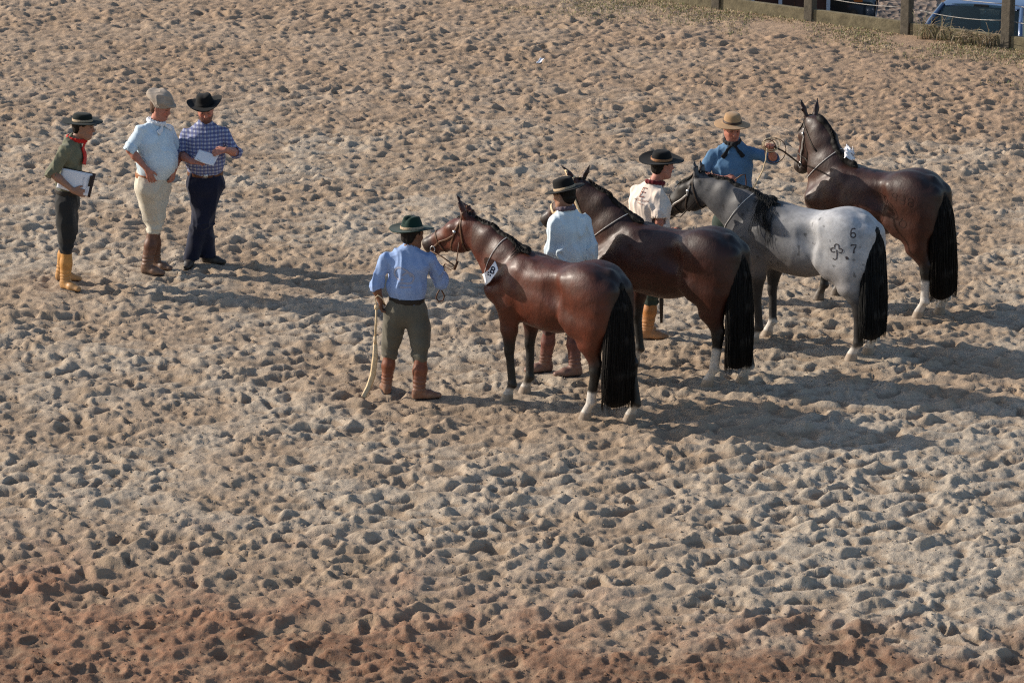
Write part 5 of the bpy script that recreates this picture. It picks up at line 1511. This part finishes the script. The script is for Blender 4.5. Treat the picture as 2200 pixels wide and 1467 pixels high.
bump(t, b, vo.outputs[0], .9, .06)
k = len(xs); i = np.arange(len(ys) - 1)[:, None] * k + np.arange(k - 1)[None, :]
o = make('parking_ground', np.stack([Xg, Yg, Zg.reshape(Xg.shape)], -1).reshape(-1, 3), np.stack([i, i + 1, i + k + 1, i + k], -1).reshape(-1, 4), m, None); o['kind'] = 'structure'

# ---------------------------------------------------------------- parked cars
def paint(name, col, rough=.25):
    m, t, b = principled(name); tc = node(t, 'ShaderNodeTexCoord').outputs['Object']
    d = ramp(t, noise(t, tc, 3, 6, .6), [(.35, tuple(c * .85 for c in col)), (.75, tuple(min(1, c * 1.15 + .01) for c in col))]); t.links.new(d, b.inputs['Base Color'])
    b.inputs['Roughness'].default_value = rough; b.inputs['Coat Weight'].default_value = .6; b.inputs['Coat Roughness'].default_value = .08; b.inputs['Metallic'].default_value = .15
    return m
M_GLASS, t_, b_ = principled('tinted_car_glass'); b_.inputs['Base Color'].default_value = (.14, .22, .24, 1); b_.inputs['Transmission Weight'].default_value = .92; b_.inputs['Roughness'].default_value = .03; b_.inputs['IOR'].default_value = 1.35
M_RUB = simple('black_rubber', (.018, .018, .018), rough=.8, var=.2, scale=30)
M_SEAT = simple('grey_seat_fabric', (.13, .14, .135), rough=.9, var=.2, scale=30)
M_RIM = simple('alloy_rim', (.45, .45, .46), rough=.35, metal=.8, bmp=0)
M_LAMP = simple('headlamp_lens', (.6, .62, .65), rough=.1, var=.1, bmp=0, spec=.8)
M_AMB = simple('amber_lens', (.60, .16, .03), rough=.2, var=.1, bmp=0, spec=.8)
def loft(stations, nn=5.0, n=28):
    V = []; F = []
    for (y_, hw_, z0, z1) in stations:
        for k in range(n):
            a = 2 * pi * (k + .5) / n; ca, sa = cos(a), sin(a)
            V.append(V3(hw_ * np.sign(ca) * abs(ca) ** (2 / nn), y_, (z0 + z1) / 2 + (z1 - z0) / 2 * np.sign(sa) * abs(sa) ** (2 / nn)))
    m = len(stations)
    for i in range(m - 1):
        for k in range(n):
            k2 = (k + 1) % n; F.append((i * n + k, i * n + k2, (i + 1) * n + k2, (i + 1) * n + k))
    F.append(tuple(range(n))); F.append(tuple((m - 1) * n + k for k in range(n))[::-1])
    return V, F
def make_car(label, loc, rz, mat, roofmat=None, rt=0.0):
    root = thing('parked_car', label, 'car', loc, rz, 'cars parked behind the fence')
    v, f_ = loft([(2.05, .62, .32, .66), (2.0, .76, .25, .78), (1.85, .82, .22, .88), (1.4, .85, .20, .96), (.95, .86, .20, 1.00), (-.2, .87, .20, .99), (-1.6, .86, .20, .98), (-1.95, .80, .24, .92), (-2.02, .68, .32, .80)])
    o = make('body', v, f_, mat, root)
    C0 = dict(fl=V3(-.74, .98, .98), fr=V3(.74, .98, .98), tfl=V3(-.58, .30, 1.47 + rt), tfr=V3(.58, .30, 1.47 + rt), bl=V3(-.76, -1.75, .98), br=V3(.76, -1.75, .98), tbl=V3(-.58, -1.35, 1.47 + rt), tbr=V3(.58, -1.35, 1.47 + rt))
    v, f_ = loft([(.36, .52, 1.452, 1.475), (.28, .59, 1.452, 1.495), (-.5, .62, 1.46, 1.52), (-1.3, .58, 1.45, 1.49), (-1.42, .50, 1.43, 1.46)]); v = [p_ + V3(0, 0, rt) for p_ in v]; make('roof', v, f_, roofmat or mat, root)
    for a, b_, in (('fl', 'tfl'), ('fr', 'tfr'), ('bl', 'tbl'), ('br', 'tbr')):
        mb = MB(); mid = lerp(C0[a], C0[b_], .5) + V3(0, .02 if 'f' in a[:1] else -.02, .02); mb.tube([C0[a] + V3(0, 0, -.03), mid, C0[b_] + V3(0, 0, 0)], .034, n=8); mb.build('pillar', mat, root)
    for q in (-1, 1):
        mb = MB(); mb.tube([V3(q * .77, -.45, .97), V3(q * .60, -.48, 1.47 + rt)], .028, n=8); mb.build('pillar', mat, root)
    def pane(name, a, b_, c, d, n=6, bulge=.05):
        V = []; F = []; nr = nrm(np.cross(b_ - a, d - a)); m_ = n + 1
        for sd_ in (0, .006):
            for i in range(m_):
                for j in range(m_):
                    u_, w_ = j / n, i / n; p_ = lerp(lerp(a, b_, u_), lerp(d, c, u_), w_); V.append(p_ + nr * (bulge * (1 - (2 * u_ - 1) ** 2) - sd_))
        for s_ in (0, 1):
            for i in range(n):
                for j in range(n):
                    q_ = (s_ * m_ * m_ + i * m_ + j, s_ * m_ * m_ + i * m_ + j + 1, s_ * m_ * m_ + (i + 1) * m_ + j + 1, s_ * m_ * m_ + (i + 1) * m_ + j); F.append(q_ if s_ == 0 else q_[::-1])
        return make(name, V, F, M_GLASS, root)
    pane('windscreen', C0['fr'], C0['fl'], C0['tfl'], C0['tfr'])
    pane('rear_window', C0['bl'], C0['br'], C0['tbr'], C0['tbl'])
    for q, (a, b_, c, d) in ((-1, ('fl', 'bl', 'tbl', 'tfl')), (1, ('br', 'fr', 'tfr', 'tbr'))):
        pane('side_window', C0[a], C0[b_], C0[c], C0[d], bulge=.01)
    for q in (-1, 1):
        s_ = Solid(.012); s_.seg((q * .90, .78, 1.15), (q * 1.02, .78, 1.15), (.07, .085), (.065, .075), side=(0, 1, 0), flat=True); s_.seg((q * .78, .80, 1.0), (q * .93, .79, 1.12), .025, .03)
        make('side_mirror', *s_.mesh(), mat, root)
        s_ = Solid(.02); s_.seg((q * .36, -.15, 1.22), (q * .36, -.30, .55), (.22, .07), (.24, .09), side=(1, 0, 0), k=.05); s_.seg((q * .36, .15, .55), (q * .36, -.35, .50), (.25, .10), (.25, .10), side=(1, 0, 0), k=.05)
        s_.seg((q * .36, -.14, 1.22), (q * .36, -.16, 1.33), (.12, .05), (.11, .045), side=(1, 0, 0), k=.03); make('seat', *s_.mesh(), M_SEAT, root)
        mb = MB(); mb.tube([V3(q * .58, 1.93, .72), V3(q * .60, 2.0, .71)], .12, n=14, flat=.7); mb.build('headlight', M_LAMP, root)
        mb = MB(); mb.box((q * .80, 1.80, .72), (.05, .14, .08)); mb.build('indicator', M_AMB, root, smooth=False)
        for yw in (1.28, -1.28):
            mb = MB(); mb.tube([V3(q * .60, yw, .33), V3(q * .86, yw, .33)], .33, n=30); tw_ = mb.build('wheel', M_RUB, root, smooth=False, bevel=0)
            mb = MB(); mb.tube([V3(q * .80, yw, .33), V3(q * .872, yw, .33)], .21, n=24); mb.build('rim', M_RIM, tw_, smooth=False)
    mb = MB(); mb.box((0, .95, .94), (1.42, .34, .10)); mb.build('dashboard', M_RUB, root, smooth=False, bevel=.02)
    mb = MB(); mb.tube([V3(.36 + .17 * cos(a), .62 - .06 * sin(a), 1.03 + .16 * sin(a)) for a in np.linspace(0, 2 * pi, 19)], .014, n=6); mb.build('steering_wheel', M_RUB, root)
    mb = MB(); mb.box((0, .36, 1.38), (.22, .03, .06)); mb.build('rear_view_mirror', M_RUB, root, smooth=False, bevel=.008)
    mb = MB(); mb.box((0, 2.03, .60), (.80, .04, .14)); mb.build('grille', M_RUB, root, smooth=False, bevel=.01)
    return root
BLUE = paint('light_blue_paint', (.085, .14, .26)); DARK = paint('black_green_paint', (.012, .014, .013))
make_car('light blue car behind the fence on the right, seen through its windscreen', (6.88, 50.05, LOTZ + .0), pi - deg(22), BLUE, rt=-.10)
make_car('dark car parked side-on behind the fence, left of the blue car', (3.50, 52.75, LOTZ + .42), -D90 - deg(8), DARK)
# brown panelled shed wall with pale posts
M_BRN = simple('red_brown_panel', (.085, .036, .024), rough=.7, var=.25, scale=5)
M_PALE = simple('pale_painted_metal', (.55, .56, .60), rough=.5, var=.1, scale=10)
t = thing('market_stall', 'red-brown panelled stall with pale metal posts behind the fence at the top edge', 'stall', (3.40, 51.2, LOTZ), 0)
for i in range(5):
    mb = MB(); mb.box((-.98 + .505 * i, .06, 1.1), (.50, .05, 2.0), rz=-.03); mb.build('panel', M_BRN, t, smooth=False, bevel=.006)
for x_ in (-.9, .04, .16, .57, 1.28):
    mb = MB(); mb.box((x_, 0, 1.1), (.055, .05, 2.2)); mb.build('post', M_PALE, t, smooth=False, bevel=.006)
mb = MB(); mb.box((.05, -.02, 2.17), (2.6, .06, .07)); mb.build('rail', M_PALE, t, smooth=False, bevel=.006)
mb = MB(); mb.tube([V3(.9, -.05, .55), V3(1.28, -.06, .95)], .016, n=6); mb.build('brace', M_PALE, t)
